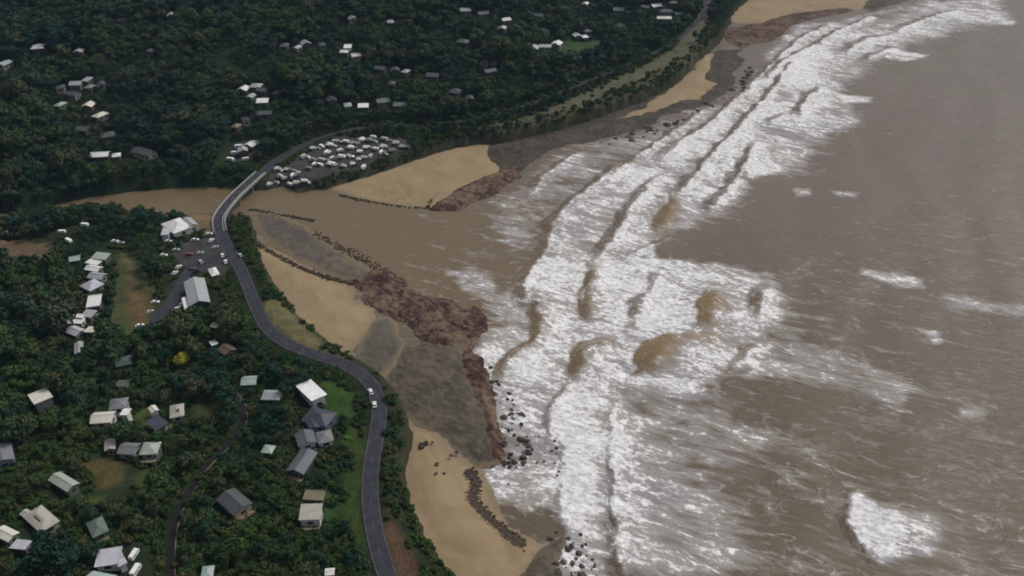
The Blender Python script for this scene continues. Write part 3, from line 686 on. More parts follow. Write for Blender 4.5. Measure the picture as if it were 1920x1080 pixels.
# bridge
bi = np.where(road_skip)[0]; bc = road_c[bi[0]-1:bi[-1]+3]; bz = road_z[bi[0]-1:bi[-1]+3]
bt = np.gradient(bc, axis=0); bt /= np.linalg.norm(bt, axis=1)[:, None]; bn = np.stack([bt[:, 1], -bt[:, 0]], -1)
br = bpy.data.objects.new('road_bridge', None); link(br); br.location = (bc[len(bc)//2, 0], bc[len(bc)//2, 1], 0)
tag(br, 'concrete road bridge with white railings over the brown river', 'bridge')
B0 = np.array(br.location)
def strip(offs0, offs1, z0, z1):
    mb = MB()
    for i in range(len(bc)-1):
        a0 = bc[i]+bn[i]*offs0; a1 = bc[i]+bn[i]*offs1; b0 = bc[i+1]+bn[i+1]*offs0; b1 = bc[i+1]+bn[i+1]*offs1
        vs = [(p[0]-B0[0], p[1]-B0[1], zz) for zz, k in ((z0, 0), (z1, 0)) for p in ()]
        for (zq0) in (z0, z1):
            for p, zz in ((a0, bz[i]), (a1, bz[i]), (b1, bz[i+1]), (b0, bz[i+1])): vs.append((p[0]-B0[0], p[1]-B0[1], zz+zq0))
        mb.add(vs, [(4,5,6,7),(3,2,1,0),(0,1,5,4),(1,2,6,5),(2,3,7,6),(3,0,4,7)])
    return mb
obj('deck', strip(-4.0, 4.0, -1.1, -.05).mesh('deck', M['path']), br)
obj('carriageway', strip(-3.5, 2.0, -.04, .03).mesh('carriageway', M['asphalt']), br)
obj('footpath', strip(2.25, 3.6, -.04, .16).mesh('footpath', M['path']), br)
obj('kerb', strip(2.02, 2.23, -.04, .5).mesh('kerb', M['rail']), br)
obj('edge_line', strip(-3.2, -3.08, .034, .05).mesh('edge_line', M['paint']), br)
mb = MB()
for i in range(0, len(bc)-1, 2):
    p = bc[i]-B0[:2]; q = bc[i+1]-B0[:2]; n_ = bn[i]*.14; o_ = bn[i]*(-.75); zt = bz[i]+.045
    mb.add([(*(p-n_+o_), zt), (*(p+n_+o_), zt), (*(q+n_+o_), zt), (*(q-n_+o_), zt)], [(0, 1, 2, 3)])
obj('centre_line', mb.mesh('centre_line', M['paint']), br)
for s in (-3.8, 3.8):
    obj('railing', strip(s-.15, s+.15, .75, 1.1).mesh('railing', M['rail']), br)
    obj('lower_rail', strip(s-.1, s+.1, .3, .45).mesh('lower_rail', M['rail']), br)
    for i in range(0, len(bc), 1):
        p = bc[i]+bn[i]*s; obj('rail_post', MB().box(-.12, .12, -.12, .12, -.05, .75).mesh('rail_post', M['rail']), br, loc=(p[0]-B0[0], p[1]-B0[1], bz[i]))
for fr in (.2, .4, .6, .8):
    i = int(fr*(len(bc)-1))
    for s in (-2.8, 0, 2.8):
        p = bc[i]+bn[i]*s; obj('pier', MB().tube([(0, 0, -4), (0, 0, 5.0)], .55, 10).mesh('pier', M['concrete']), br, loc=(p[0]-B0[0], p[1]-B0[1], 0))
    p = bc[i]; a = math.atan2(bn[i, 1], bn[i, 0])
    o = obj('pier_cap', MB().box(-3.6, 3.6, -.6, .6, 4.55, 5.18).mesh('pier_cap', M['concrete']), br, loc=(p[0]-B0[0], p[1]-B0[1], 0)); o.rotation_euler = (0, 0, a)

# ------------------------------------------------------------------ houses
LM = []
def short(t):
    for q in (' in ', ' at ', ' beside ', ' with ', ' cut ', ' just ', ' among ', ' near ', ' half ', ' above ', ' below ', ' on ', ' hidden ', ' of ', ' left ', ' alone ', ' behind ', ' second ', ' third ', ' fourth ', ' topmost ', ' between ', ' lowest '): t = t.split(q)[0]
    return ' '.join(t.split()[-5:])
KEEP = []       # (x, y, radius): things the camera sees; tall trees stay out of the line of sight
def roof_mesh(kind, w, d, h, ov=.6, th=.22):
    a, b = w/2+ov, d/2+ov; mb = MB()
    def slab(pts):
        n = len(pts); lo = [(x, y, z-th) for x, y, z in pts]
        mb.add(list(pts)+lo, [tuple(range(n)), tuple(range(2*n-1, n-1, -1))]+[(i, n+i, n+(i+1) % n, (i+1) % n) for i in range(n)])
    if kind == 'gable':
        slab([(-a, -b, 0), (a, -b, 0), (a, 0, h), (-a, 0, h)]); slab([(a, b, 0), (-a, b, 0), (-a, 0, h), (a, 0, h)])
    elif kind == 'hip':
        r = max(a-b, .3)
        slab([(-a, -b, 0), (a, -b, 0), (r, 0, h), (-r, 0, h)]); slab([(a, b, 0), (-a, b, 0), (-r, 0, h), (r, 0, h)])
        slab([(a, -b, 0), (a, b, 0), (r, 0, h)]); slab([(-a, b, 0), (-a, -b, 0), (-r, 0, h)])
    elif kind == 'skillion':
        slab([(-a, -b, 0), (a, -b, 0), (a, b, h), (-a, b, h)])
    else:
        slab([(-a, -b, 0), (a, -b, 0), (a, b, .12), (-a, b, .12)])
        mb.box(-a, a, -b-.02, -b+.2, -th-.05, .25); mb.box(-a, a, b-.2, b+.02, -th-.05, .33)
    return mb
def wall_mesh(kind, w, d, hw, base, h):
    mb = MB(); a, b = w/2, d/2
    if kind == 'gable':
        mb.add([(-a,-b,base),(a,-b,base),(a,b,base),(-a,b,base),(-a,-b,hw),(a,-b,hw),(a,b,hw),(-a,b,hw),(-a,0,hw+h*.86),(a,0,hw+h*.86)],
               [(0,1,5,4),(2,3,7,6),(1,2,6,9,5),(3,0,4,8,7),(0,3,2,1),(4,5,9,8),(6,7,8,9)])
    elif kind == 'skillion':
        k = h*.9
        mb.add([(-a,-b,base),(a,-b,base),(a,b,base),(-a,b,base),(-a,-b,hw),(a,-b,hw),(a,b,hw+k),(-a,b,hw+k)],
               [(0,3,2,1),(4,5,6,7),(0,1,5,4),(1,2,6,5),(2,3,7,6),(3,0,4,7)])
    else: mb.box(-a, a, -b, b, base, hw)
    return mb
RC = {'bright': (.93,.93,.93), 'white': (.78,.78,.77), 'cream': (.68,.66,.58), 'palegreen': (.36,.42,.36), 'sage': (.13,.17,.145), 'lilac': (.50,.50,.55), 'beige': (.42,.40,.35),
      'grey': (.19,.20,.215), 'palegrey': (.38,.40,.41), 'slate': (.055,.06,.085), 'bluegrey': (.105,.13,.15), 'tan': (.2,.165,.115), 'teal': (.08,.115,.115),
      'paleteal': (.36,.44,.43), 'dim': (.085,.09,.10), 'pink': (.46,.41,.38), 'brown': (.14,.10,.08)}
WC = {'white': (.6,.6,.58), 'grey': (.22,.22,.24), 'brown': (.11,.075,.055), 'cream': (.4,.36,.28), 'dark': (.06,.06,.065), 'green': (.12,.15,.11), 'blue': (.1,.12,.17)}
def fit_quad(quad, zr):
    q = np.array([P(a, b, zr) for a, b in quad]); c = q.mean(0)
    e1 = (q[1]-q[0]+q[2]-q[3])/2; e2 = (q[2]-q[1]+q[3]-q[0])/2
    w_, d_ = np.linalg.norm(e1), np.linalg.norm(e2); a1 = math.atan2(e1[1], e1[0]); a2 = math.atan2(e2[1], e2[0])-math.pi/2
    k = math.atan2((math.sin(a1)*w_+math.sin(a2)*d_), (math.cos(a1)*w_+math.cos(a2)*d_))
    return c, w_, d_, k
def volume(root, c, w_, d_, yaw, zg, hw, roof, rcol, wcol, windows=True, deck=None, chimney=False, ov=.6, panels=0, base=-2.5):
    """one walled volume with its roof, windows and extras; c in world, children in the root's frame"""
    loc = Vector((c[0]-root.location.x, c[1]-root.location.y, zg-root.location.z))
    if roof in ('gable', 'hip') and d_ > w_: w_, d_, yaw = d_, w_, yaw+math.pi/2
    h = {'gable': .2*d_, 'hip': .2*d_, 'skillion': .11*d_, 'flat': 0}[roof]
    def ch(name, me, dx=0, dy=0, dz=0, par=None):
        o = obj(name, me, par if par is not None else root)
        if par is None:
            o.location = loc + Matrix.Rotation(yaw, 3, 'Z') @ Vector((dx, dy, dz)); o.rotation_euler = (0, 0, yaw)
        else: o.location = (dx, dy, dz)
        return o
    ww, dd = max(w_-2*ov, 2), max(d_-2*ov, 2)
    wl = ch('wall', wall_mesh(roof, ww, dd, hw, base, h).mesh('wall', wall_mat(WC[wcol])))
    rf = ch('roof', roof_mesh(roof, ww, dd, h, ov).mesh('roof', roof_mat(RC[rcol])), 0, 0, hw+.24)
    if roof == 'gable': ch('ridge_cap', MB().box(-w_/2, w_/2, -.18, .18, h-.02, h+.09).mesh('ridge_cap', roof_mat(RC[rcol])), par=rf)
    if chimney: ch('chimney', MB().box(-.4, .4, -.4, .4, h*.3, h+.9).mesh('chimney', wall_mat(WC['brown'])), ww*.22, dd*.16, 0, par=rf)
    for k in range(panels):
        s = 1.5*(k-(panels-1)/2); me_ = MB().add([(s-.65, -dd*.4, h*.2+.12), (s+.65, -dd*.4, h*.2+.12), (s+.65, -dd*.14, h*.72+.12), (s-.65, -dd*.14, h*.72+.12)], [(0,1,2,3)]).mesh('solar_panel', M['glass'])
        ch('solar_panel', me_, par=rf)
    if windows:
        n = max(1, int(ww/4.2)); ws = min(2.2, ww/n*.6); wh = min(1.5, hw*.5); zb = hw*.38
        for s in (-1, 1):
            for i in range(n):
                x = (i+.5-n/2)*ww/n
                fo = ch('window', MB().box(-ws/2-.1, ws/2+.1, -.05, .05, -.1, wh+.1).mesh('window', M['frame']), x, s*(dd/2+.03), zb)
                ch('pane', MB().box(-ws/2, ws/2, -.075, .075, 0, wh).mesh('pane', M['glass']), par=fo)
        for s in (-1, 1):
            dw = min(2.4, dd*.45)
            fo = ch('window', MB().box(-.05, .05, -dw/2-.1, dw/2+.1, -.1, wh+.1).mesh('window', M['frame']), s*(ww/2+.03), 0, zb)
            ch('pane', MB().box(-.075, .075, -dw/2, dw/2, 0, wh).mesh('pane', M['glass']), par=fo)
    if deck:
        # deck on the side that faces the sea and camera
        best = max(((Matrix.Rotation(yaw+k*math.pi/2, 3, 'Z') @ Vector((0, -1, 0))).dot(Vector((.45, -.9, 0))), k) for k in range(4))[1]
        side = ww if best % 2 == 0 else dd; outd = (dd if best % 2 == 0 else ww)/2; dp = 2.4; fz = hw*.25
        q = Matrix.Rotation(best*math.pi/2, 3, 'Z')
        def dk(name, mb, mat):
            mb.v = [tuple(q @ Vector(v_)) for v_ in mb.v]; return ch(name, mb.mesh(name, mat))
        dk('deck', MB().box(-side/2, side/2, -outd-dp, -outd+.0-.01, fz-.2, fz), M['timber'])
        for i in range(4): dk('deck_post', MB().box(-side/2+.1+i*(side-.4)/3, -side/2+.3+i*(side-.4)/3, -outd-dp+.05, -outd-dp+.25, base, fz-.2), M['timber'])
        dk('railing', MB().box(-side/2, side/2, -outd-dp, -outd-dp+.08, fz+.75, fz+.95).box(-side/2, side/2, -outd-dp, -outd-dp+.06, fz+.3, fz+.4), M['frame'] if deck == 'white' else M['timber'])
    return h
def house(name, label, quads, wcol='grey', hw=3.4, group=None, cat='house', wz=4.4):
    """quads: list of (4 roof corners in the photograph, roof kind, roof colour, options)"""
    cx = float(np.mean([p[0] for p in quads[0][0]])); cy = float(np.mean([p[1] for p in quads[0][0]]))
    x, y, z = hit(cx, cy, hw+.6)
    root = bpy.data.objects.new(name, None); link(root); root.location = (x, y, z); tag(root, label, cat, group)
    for qd, roof, rc, op in quads:
        op = dict(op); zz = z+op.pop('dz', 0); hh = op.pop('hw', hw)
        c, w_, d_, yaw = fit_quad(qd, zz+hh+.4)
        volume(root, c, w_, d_, yaw, zz, hh, roof, rc, op.pop('wcol', wcol), **op)
        KEEP.append((c[0], c[1], max(w_, d_)*.45))
    LM.append((short(label), cx, cy)); return root
H = house
H('house', 'pale green square gabled house in the lower left trees', [([(88,900),(115,882),(148,907),(126,921)], 'gable', 'palegreen', {'chimney': False})], 'green')
H('house', 'large pale beige house with notched roof, bottom left', [([(40,966),(80,946),(110,976),(76,1000)], 'hip', 'beige', {'panels': 3}), ([(38,960),(50,954),(64,964),(50,972)], 'gable', 'beige', {'windows': False, 'dz': -.5})], 'cream')
H('house', 'cream-white roofed house cut by the left edge', [([(-14,998),(12,983),(36,1001),(10,1017)], 'gable', 'cream', {})], 'grey')
H('house', 'small lilac-white roofed house just below the cream one at left', [([(17,1021),(40,1007),(61,1023),(38,1034)], 'skillion', 'lilac', {})], 'brown')
H('house', 'faded sage green roofed house among shrubs, bottom left', [([(163,977),(190,968),(206,993),(170,1010)], 'hip', 'sage', {'deck': 'timber'})], 'green')
H('house', 'lilac-white L-shaped flat roofed house near the bottom edge', [([(181,1030),(225,1025),(226,1056),(181,1063)], 'flat', 'lilac', {}), ([(222,1046),(233,1046),(233,1060),(221,1061)], 'flat', 'lilac', {'windows': False, 'dz': -.3})], 'white')
H('house', 'pale roofed house cut by the bottom edge', [([(160,1079),(213,1070),(214,1098),(160,1104)], 'gable', 'paleteal', {})], 'grey')
H('house', 'grey corrugated roofed house half hidden by trees beside the lane', [([(412,922),(456,918),(466,955),(424,966)], 'gable', 'dim', {'deck': 'timber'})], 'cream')
H('house', 'pale teal roofed cottage at the bottom edge right of the lane', [([(377,1065),(398,1057),(403,1080),(378,1088)], 'hip', 'paleteal', {})], 'grey')
H('house', 'small pinkish roofed cottage above the dry yard', [([(191,835),(202,821),(220,833),(210,846)], 'gable', 'pink', {})], 'brown')
H('house', 'long grey house with stepped roofs above the dry yard', [([(222,836),(255,824),(262,848),(228,853)], 'gable', 'grey', {}), ([(262,836),(300,822),(299,848),(266,853)], 'hip', 'palegreen', {'deck': 'white'})], 'grey')
H('house', 'grey roofed house with solar panels at the left edge', [([(-16,838),(28,830),(20,866),(-20,872)], 'gable', 'grey', {'panels': 4})], 'grey')
H('house', 'tall cream roofed house with grey lower storey on the left slope', [([(63,730),(98,729),(88,757),(54,758)], 'skillion', 'cream', {'hw': 6.5, 'deck': 'timber'})], 'grey', 6.5)
H('house', 'pale cream and grey house cluster in the centre of the left slope', [([(165,789),(184,770),(222,773),(200,796)], 'gable', 'cream', {'deck': 'white'}), ([(206,747),(234,746),(243,764),(205,767)], 'hip', 'grey', {}), ([(226,771),(238,762),(245,774),(232,782)], 'skillion', 'white', {'windows': False})], 'white')
H('house', 'beige hip roofed house beside the white framed one', [([(312,766),(330,757),(350,766),(334,789)], 'hip', 'beige', {'chimney': True})], 'cream')
H('house', 'dark house with bright white deck frame', [([(282,779),(308,780),(306,806),(279,804)], 'flat', 'slate', {'deck': 'white'}), ([(278,771),(286,758),(296,762),(290,775)], 'gable', 'cream', {'windows': False})], 'white')
H('house', 'pale teal roofed house at the top of the lane', [([(448,704),(482,705),(480,721),(460,721)], 'gable', 'paleteal', {})], 'green')
H('house', 'dull teal roofed house hidden in trees on the left', [([(216,668),(247,667),(247,684),(215,685)], 'hip', 'teal', {})], 'dark')
H('shed', 'tiny pale shed in trees below the dull teal roof', [([(218,713),(238,712),(243,722),(224,726)], 'gable', 'sage', {'windows': False})], 'white', 2.4, cat='shed')
row = 'row of houses on the left of the park'
H('house', 'pale green roof topmost of the left house row', [([(175,476),(205,474),(205,484),(172,486)], 'skillion', 'palegreen', {})], 'green', group=row)
H('house', 'flat white roof second from the top of the left house row', [([(160,488),(188,487),(190,494),(161,495)], 'flat', 'white', {})], 'grey', group=row)
H('house', 'white gabled roof third from the top of the left house row', [([(160,499),(190,497),(192,506),(160,508)], 'gable', 'white', {})], 'grey', group=row)
H('house', 'grey roof fourth from the top of the left house row', [([(166,512),(200,510),(196,521),(166,523)], 'gable', 'palegrey', {})], 'grey', group=row)
H('house', 'broad lilac-grey roof in the middle of the left house row', [([(155,528),(188,524),(192,538),(153,545)], 'hip', 'lilac', {})], 'grey', group=row)
H('house', 'white framed house with dark glazed front in the left house row', [([(167,553),(192,552),(186,573),(159,577)], 'flat', 'white', {'hw': 5.6, 'deck': 'white'})], 'dark', 5.6, group=row)
H('house', 'pale grey roof below the white framed house in the left row', [([(156,583),(180,581),(178,592),(152,595)], 'skillion', 'palegrey', {})], 'grey', group=row)
H('house', 'white house with striped stepped roofs in the left row', [([(126,598),(158,595),(158,604),(125,607)], 'skillion', 'white', {}), ([(135,590),(158,588),(158,594),(136,595)], 'flat', 'white', {'windows': False, 'dz': 1})], 'white', group=row)
H('house', 'grey and white roofed house near the foot of the left row', [([(122,615),(158,612),(157,624),(127,628)], 'gable', 'lilac', {}), ([(160,613),(182,611),(178,623),(160,624)], 'skillion', 'cream', {})], 'grey', group=row)
H('house', 'narrow grey roofed house lowest of the left row', [([(138,642),(159,640),(153,661),(140,664)], 'gable', 'palegrey', {'deck': 'timber'})], 'grey', group=row)
H('house', 'small pale cream roofed cottage below the surf club', [([(392,611),(404,603),(418,607),(408,616)], 'gable', 'cream', {})], 'brown')
H('house', 'brown house with two white roof pieces above the yellow tree', [([(390,641),(402,636),(411,643),(400,650)], 'skillion', 'white', {'windows': False}), ([(408,650),(438,645),(442,659),(414,665)], 'gable', 'brown', {})], 'brown')
H('general_store', 'big white multi-roofed store building beside the river', [([(309,427),(331,405),(352,414),(334,442)], 'hip', 'white', {}), ([(342,408),(366,409),(364,425),(345,426)], 'gable', 'palegrey', {}), ([(302,430),(312,424),(322,436),(308,443)], 'flat', 'lilac', {'windows': False})], 'white', 4.2, cat='store')
H('surf_club', 'large pale grey roofed club building with dark front beside the street', [([(343,529),(376,522),(400,560),(357,578)], 'gable', 'palegrey', {'deck': 'timber'}), ([(338,560),(350,555),(360,577),(350,582)], 'flat', 'white', {'windows': False, 'dz': -1.2})], 'dark', 5.0, cat='building')
H('house', 'small pale roofed house between club and coast road', [([(388,505),(402,500),(413,512),(399,518)], 'hip', 'white', {})], 'grey')
H('house', 'pale grey hip roofed house left of the bright white roof', [([(486,740),(508,727),(535,740),(508,753)], 'hip', 'palegrey', {})], 'green')
H('house', 'house with the brightest white roof beside the green lawn', [([(555,717),(588,713),(611,746),(581,759)], 'skillion', 'bright', {'ov': .9})], 'white', 4.4)
H('house', 'dark slate blue hip roofed house below the bright white roof', [([(564,769),(612,762),(627,790),(588,802)], 'hip', 'slate', {}), ([(572,785),(590,780),(600,800),(580,806)], 'gable', 'slate', {'windows': False})], 'blue', 4.4)
H('house', 'grey-blue house with white trimmed roofs above the long shed roof', [([(556,811),(590,806),(592,832),(555,836)], 'gable', 'bluegrey', {'deck': 'white'}), ([(592,808),(625,805),(622,828),(595,831)], 'hip', 'grey', {})], 'white')
H('house', 'long grey-blue gabled house left of the road', [([(554,845),(587,843),(582,880),(542,893)], 'gable', 'bluegrey', {'deck': 'white'})], 'dark')
H('house', 'small pale green roof alone in trees left of the long grey house', [([(491,836),(515,832),(513,848),(492,850)], 'hip', 'palegreen', {})], 'green', 2.8)
H('shed', 'tan flat roofed shed behind the white veranda house', [([(568,922),(606,917),(612,934),(570,940)], 'flat', 'tan', {})], 'brown', 2.6, cat='shed')
H('house', 'grey-beige roofed house with white veranda left of the road', [([(563,948),(605,945),(602,972),(561,976)], 'skillion', 'beige', {'deck': 'white'})], 'white', 4.6)
H('shed', 'small white shed near the bottom left of the road', [([(608,1068),(628,1065),(627,1075),(610,1077)], 'gable', 'white', {'windows': False})], 'grey', 2.4, cat='shed')
# houses scattered over the northern hillside: centre, width px, depth m, roof, colour, label
FAR = [
 (188,289,36,9,'gable','white','bright white roofed house above the river at far left'),
 (218,290,11,7,'hip','white','tiny white roof right of the bright white roof above the river'),
 (270,284,52,9,'gable','dim','long dull grey roof on the slope above the river'),
 (72,87,26,11,'hip','white','lone white roofed house high on the left hillside'),
 (147,95,18,9,'gable','palegrey','pale grey roof right of the lone white one on the left hillside'),
 (8,118,22,10,'gable','paleteal','pale teal roof at the left edge of the hillside'),
 (113,163,18,8,'hip','dim','leftmost dull roof of the upper left hillside cluster'),
 (143,156,24,9,'gable','palegrey','long pale roof in the upper left hillside cluster'),
 (164,149,12,8,'skillion','palegrey','small pale roof topmost of the upper left hillside cluster'),
 (168,162,16,8,'hip','grey','grey hip roof in the middle of the upper left hillside cluster'),
 (190,157,14,8,'gable','dim','dim grey roof at the right of the upper left hillside cluster'),
 (138,175,24,8,'gable','dim','dim roof lowest of the upper left hillside cluster'),
 (113,195,16,9,'hip','palegrey','pale square roof above the green gully on the left hillside'),
 (166,196,22,9,'gable','cream','long cream roof left above the bright diamond roof'),
 (188,215,20,11,'hip','cream','bright cream diamond roof on the left hillside'),
 (156,241,28,8,'gable','dim','dull roof beneath the bright diamond roof'),
 (202,252,28,10,'hip','dim','grey hip roof with pale edges above the white riverside roof'),
 (320,27,16,9,'gable','palegrey','small pale roof near the top of the hill, left of centre'),
 (228,36,12,8,'hip','dim','faint roof at the top of the left hillside'),
 (280,95,14,8,'gable','dim','faint roof in the dark middle of the hillside'),
 (443,235,12,8,'hip','tan','small tan roof below the hillside cluster'),
 (460,224,10,8,'gable','dim','tiny dim roof above the small tan roof'),
 (456,166,22,9,'gable','white','white roof at the left of the central hillside cluster'),
 (480,160,24,9,'hip','palegrey','pale hip roof at the top of the central hillside cluster'),
 (492,168,22,8,'gable','dim','grey roof at the right of the central hillside cluster'),
 (470,180,16,8,'gable','palegrey','pale small roof lower left in the central hillside cluster'),
 (492,189,24,8,'skillion','white','bright low white roof in the central hillside cluster'),
 (496,211,30,8,'gable','dim','long dim roof beneath the central hillside cluster'),
 (520,172,16,8,'hip','dim','dim hip roof right of the central hillside cluster'),
 (660,34,16,9,'gable','palegrey','small pale roof high above the centre of the hill'),
 (732,40,14,9,'hip','palegrey','small angular pale roof high on the hill, centre'),
 (533,84,18,10,'hip','dim','left dim roof of the row of four on the hill'),
 (557,88,12,8,'gable','palegrey','second small roof of the row of four on the hill'),
 (573,80,20,9,'gable','palegrey','third and longest roof of the row of four on the hill'),
 (604,82,14,9,'hip','dim','last dim roof of the row of four on the hill'),
 (652,87,16,8,'skillion','white','upper white roof of the bright trio on the hill'),
 (646,96,18,7,'gable','white','left lower white roof of the bright trio on the hill'),
 (667,103,20,8,'gable','cream','lower right cream roof of the bright trio on the hill'),
 (714,127,26,8,'gable','dim','left roof of the dim three in a line on the hill'),
 (741,130,18,8,'gable','dim','middle roof of the dim three in a line on the hill'),
 (761,133,14,8,'hip','palegrey','right roof of the dim three in a line on the hill'),
 (655,152,16,8,'gable','dim','dim roof above the lower green terrace'),
 (735,155,14,8,'hip','dim','dim hip roof above the green-roofed house'),
 (622,186,20,9,'gable','dim','dim roof at the left of the lower terrace row'),
 (652,196,12,8,'hip','palegrey','small pale roof left of the bright bar-shaped roof'),
 (681,198,22,7,'skillion','white','bright bar-shaped white roof on the lower terrace'),
 (718,188,28,9,'gable','sage','sage green roof right of the bright bar-shaped roof'),
 (751,195,28,9,'gable','sage','pale green roof at the right end of the lower terrace row'),
 (855,170,26,11,'hip','dim','grey hip roof alone on the right part of the hill'),
 (880,183,18,9,'gable','dim','dim roof below the lone grey hip roof'),
 (812,140,26,9,'gable','dim','dim long roof left of the lone grey hip roof'),
 (868,77,26,10,'hip','dim','dim hip roof high right of centre'),
 (908,117,18,10,'gable','dim','left roof of the dim cluster right of centre'),
 (925,118,18,9,'hip','slate','slate roof of the dim cluster right of centre'),
 (918,132,26,8,'gable','dim','lower roof of the dim cluster right of centre'),
 (872,18,22,9,'gable','palegrey','pale roof near the top edge right of centre'),
 (905,24,24,9,'gable','dim','dim roof near the top edge right of centre'),
 (948,36,20,8,'gable','cream','cream roof at the top right of centre'),
 (942,52,16,8,'gable','palegreen','pale green roof below the top cream roof'),
 (1000,89,22,10,'gable','palegrey','left wing of the big white house group by the green field'),
 (1022,86,26,9,'flat','palegrey','middle flat roof of the big white house group by the green field'),
 (1044,81,20,10,'gable','white','brightest roof of the big white house group by the green field'),
 (1082,66,16,9,'gable','lilac','lilac roof above the green field'),
 (1096,68,14,8,'hip','white','small bright roof at the corner of the green field'),
 (1100,57,18,8,'hip','slate','slate hip roof above the green field'),
 (1022,56,14,9,'gable','dim','dim gable above the big white house group'),
 (1010,28,26,8,'gable','dim','long dim roof high above the big white house group'),
 (1160,17,22,9,'gable','palegrey','pale roof left of the far shore houses'),
 (1178,22,14,8,'hip','dim','dim hip roof beside the pale roof left of the far shore houses'),
 (1098,6,12,8,'gable','white','small white roof at the top edge'),
 (1230,10,22,9,'gable','white','white roof in the far shore houses'),
 (1250,20,30,9,'hip','slate','dark roof in the middle of the far shore houses'),
 (1272,25,16,8,'gable','palegrey','pale roof at the right of the far shore houses'),
 (1245,33,30,8,'gable','cream','long cream roof lowest of the far shore houses'),
 (1262,4,18,8,'hip','dim','dim roof at the top edge of the far shore houses'),
 (1210,12,18,8,'gable','dim','dim roof left of the white far shore roof'),
 (1165,48,16,8,'gable','dim','faint grey roof on the bare slope above the far shore'),
 (455,280,20,8,'gable','palegrey','pale roofed lodge beside the road north of the bridge'),
 (470,270,22,8,'gable','white','bright white roofed lodge behind the camp entrance'),
 (482,266,12,7,'hip','palegrey','small pale lodge right of the bright white lodge'),
 (140,484,14,6,'gable','paleteal','tiny pale teal roof left of the house row'),
 (185,160,10,7,'flat','dim','small flat roof at the edge of the upper left hillside cluster'),
]
rr = random.Random(5)
for px, py, wpx, dm, roof, rc, lab in FAR:
    x, y, z = hit(px, py, 4.0)
    depth = y*CT-(z-CAM_H)*ST; w_ = max(6, wpx*depth/FPX*.92)
    root = bpy.data.objects.new('house', None); link(root); root.location = (x, y, z)
    tag(root, lab, 'house', 'houses on the northern hillside' if y > 545 else None)
    volume(root, (x, y), w_, dm, R(rr.uniform(-28, 28)), z, 3.6, roof, rc, rr.choice(['grey', 'brown', 'dark', 'cream', 'green']), base=-4)
    KEEP.append((x, y, max(w_, dm)*.42))

# ------------------------------------------------------------------ cars and caravans
def car_meshes(col):
    prof = [(-2.15,.35),(-2.2,.75),(-2.05,.95),(-1.2,1.02),(1.0,.98),(1.95,.82),(2.15,.6),(2.12,.35)]
    def ext(pr, hwid, name, mat, z=0):
        n = len(pr); vs = [(x, -hwid, zz) for x, zz in pr]+[(x, hwid, zz) for x, zz in pr]
        fs = [tuple(range(n)), tuple(range(2*n-1, n-1, -1))]+[(i, n+i, n+(i+1) % n, (i+1) % n) for i in range(n)]
        return mesh_py(name, vs, fs, mat)
    paint = simple('car_paint', col, .3, .05, spec=.6)
    return (ext(prof, .9, 'body', paint), ext([(-1.75,1.0),(-1.35,1.46),(.35,1.46),(1.05,.99)], .78, 'cabin_glass', M['glass']),
            ext([(-1.3,1.455),(-1.25,1.5),(.25,1.5),(.3,1.455)], .74, 'roof', paint), MB().tube([(0,-.1,0),(0,.1,0)], .33, 10).mesh('wheel', M['tyre']))
CARM = {k: car_meshes(c) for k, c in {'white': (.75,.75,.74), 'silver': (.45,.46,.47), 'dark': (.05,.055,.06), 'red': (.3,.04,.03)}.items()}
def car(px, py, yaw, col, label, group=None, zfix=None):
    x, y, z = hit(px, py, .8); z = zfix if zfix is not None else z
    r = bpy.data.objects.new('car', None); link(r); r.location = (x, y, z+.08); r.rotation_euler = (0, 0, yaw); tag(r, label, 'car', group)
    b, g, t, wh = CARM[col]
    for nm, m_ in (('body', b), ('cabin_glass', g), ('roof', t)): obj(nm, m_, r)
    for wx_ in (-1.35, 1.35):
        for wy_ in (-.86, .86): obj('wheel', wh, r, loc=(wx_, wy_, .33))
    KEEP.append((x, y, 3))
def road_near(px, py, off):
    x, y, _ = hit(px, py); i = int(np.argmin(np.hypot(road_c[:, 0]-x, road_c[:, 1]-y)))
    t = road_c[i+1]-road_c[i-1]; t = t/np.linalg.norm(t); n = np.array([t[1], -t[0]]); p = road_c[i]+n*off
    u = project(p[0], p[1], road_z[i]); return float(u[0]), float(u[1]), math.atan2(t[1], t[0]), float(road_z[i])
for (px, py, off, col, lab) in [(684,735,-1.9,'white','white car further up the bend of the coast road'), (700,766,-1.9,'white','white car at the bend of the coast road nearer the viewer'),
                                (440,484,4.0,'silver','silver car at the roadside near the side street')]:
    a, b, yw, zr = road_near(px, py, off); car(a, b, yw, col, lab, zfix=zr)
PK = [(392,438,.3,'white','white car nearest the bridge in the store car park'),(396,450,1.2,'white','white car second from the bridge in the store car park'),
 (380,430,.9,'dark','dark car between the store and the bridge'),(366,449,.2,'white','white car in front of the store'),(316,452,.1,'white','white car at the left corner of the store'),
 (404,463,.7,'silver','silver car beside the coast road near the store'),(417,478,1.9,'white','white car parked where the side street meets the road'),
 (423,490,1.9,'white','white car parked just below the side street junction'),(375,474,.4,'silver','silver car in the middle of the paved area'),(355,476,.2,'red','red car on the paved area left of the silver one'),
 (307,478,.1,'white','white car at the far left of the paved area'),(330,468,.3,'silver','silver car left of the paved area'),(376,490,2.2,'silver','silver car on the side street'),
 (335,500,1.1,'white','white car parked left of the side street'),(328,511,1.1,'white','second white car parked left of the side street'),(360,504,.1,'dark','dark car above the surf club'),
 (407,516,1.8,'white','white car between the club and the coast road'),(342,570,1.2,'white','white car at the left wall of the surf club'),(330,579,1.2,'white','white car behind the one at the surf club wall'),
 (291,566,.2,'white','small white car at the right edge of the park'),(262,610,.4,'white','white car at the foot of the park'),(281,584,.9,'silver','silver car below the right edge of the park'),
 (215,452,.2,'white','white car in trees above the park'),(226,455,.2,'silver','silver car in trees above the park')]
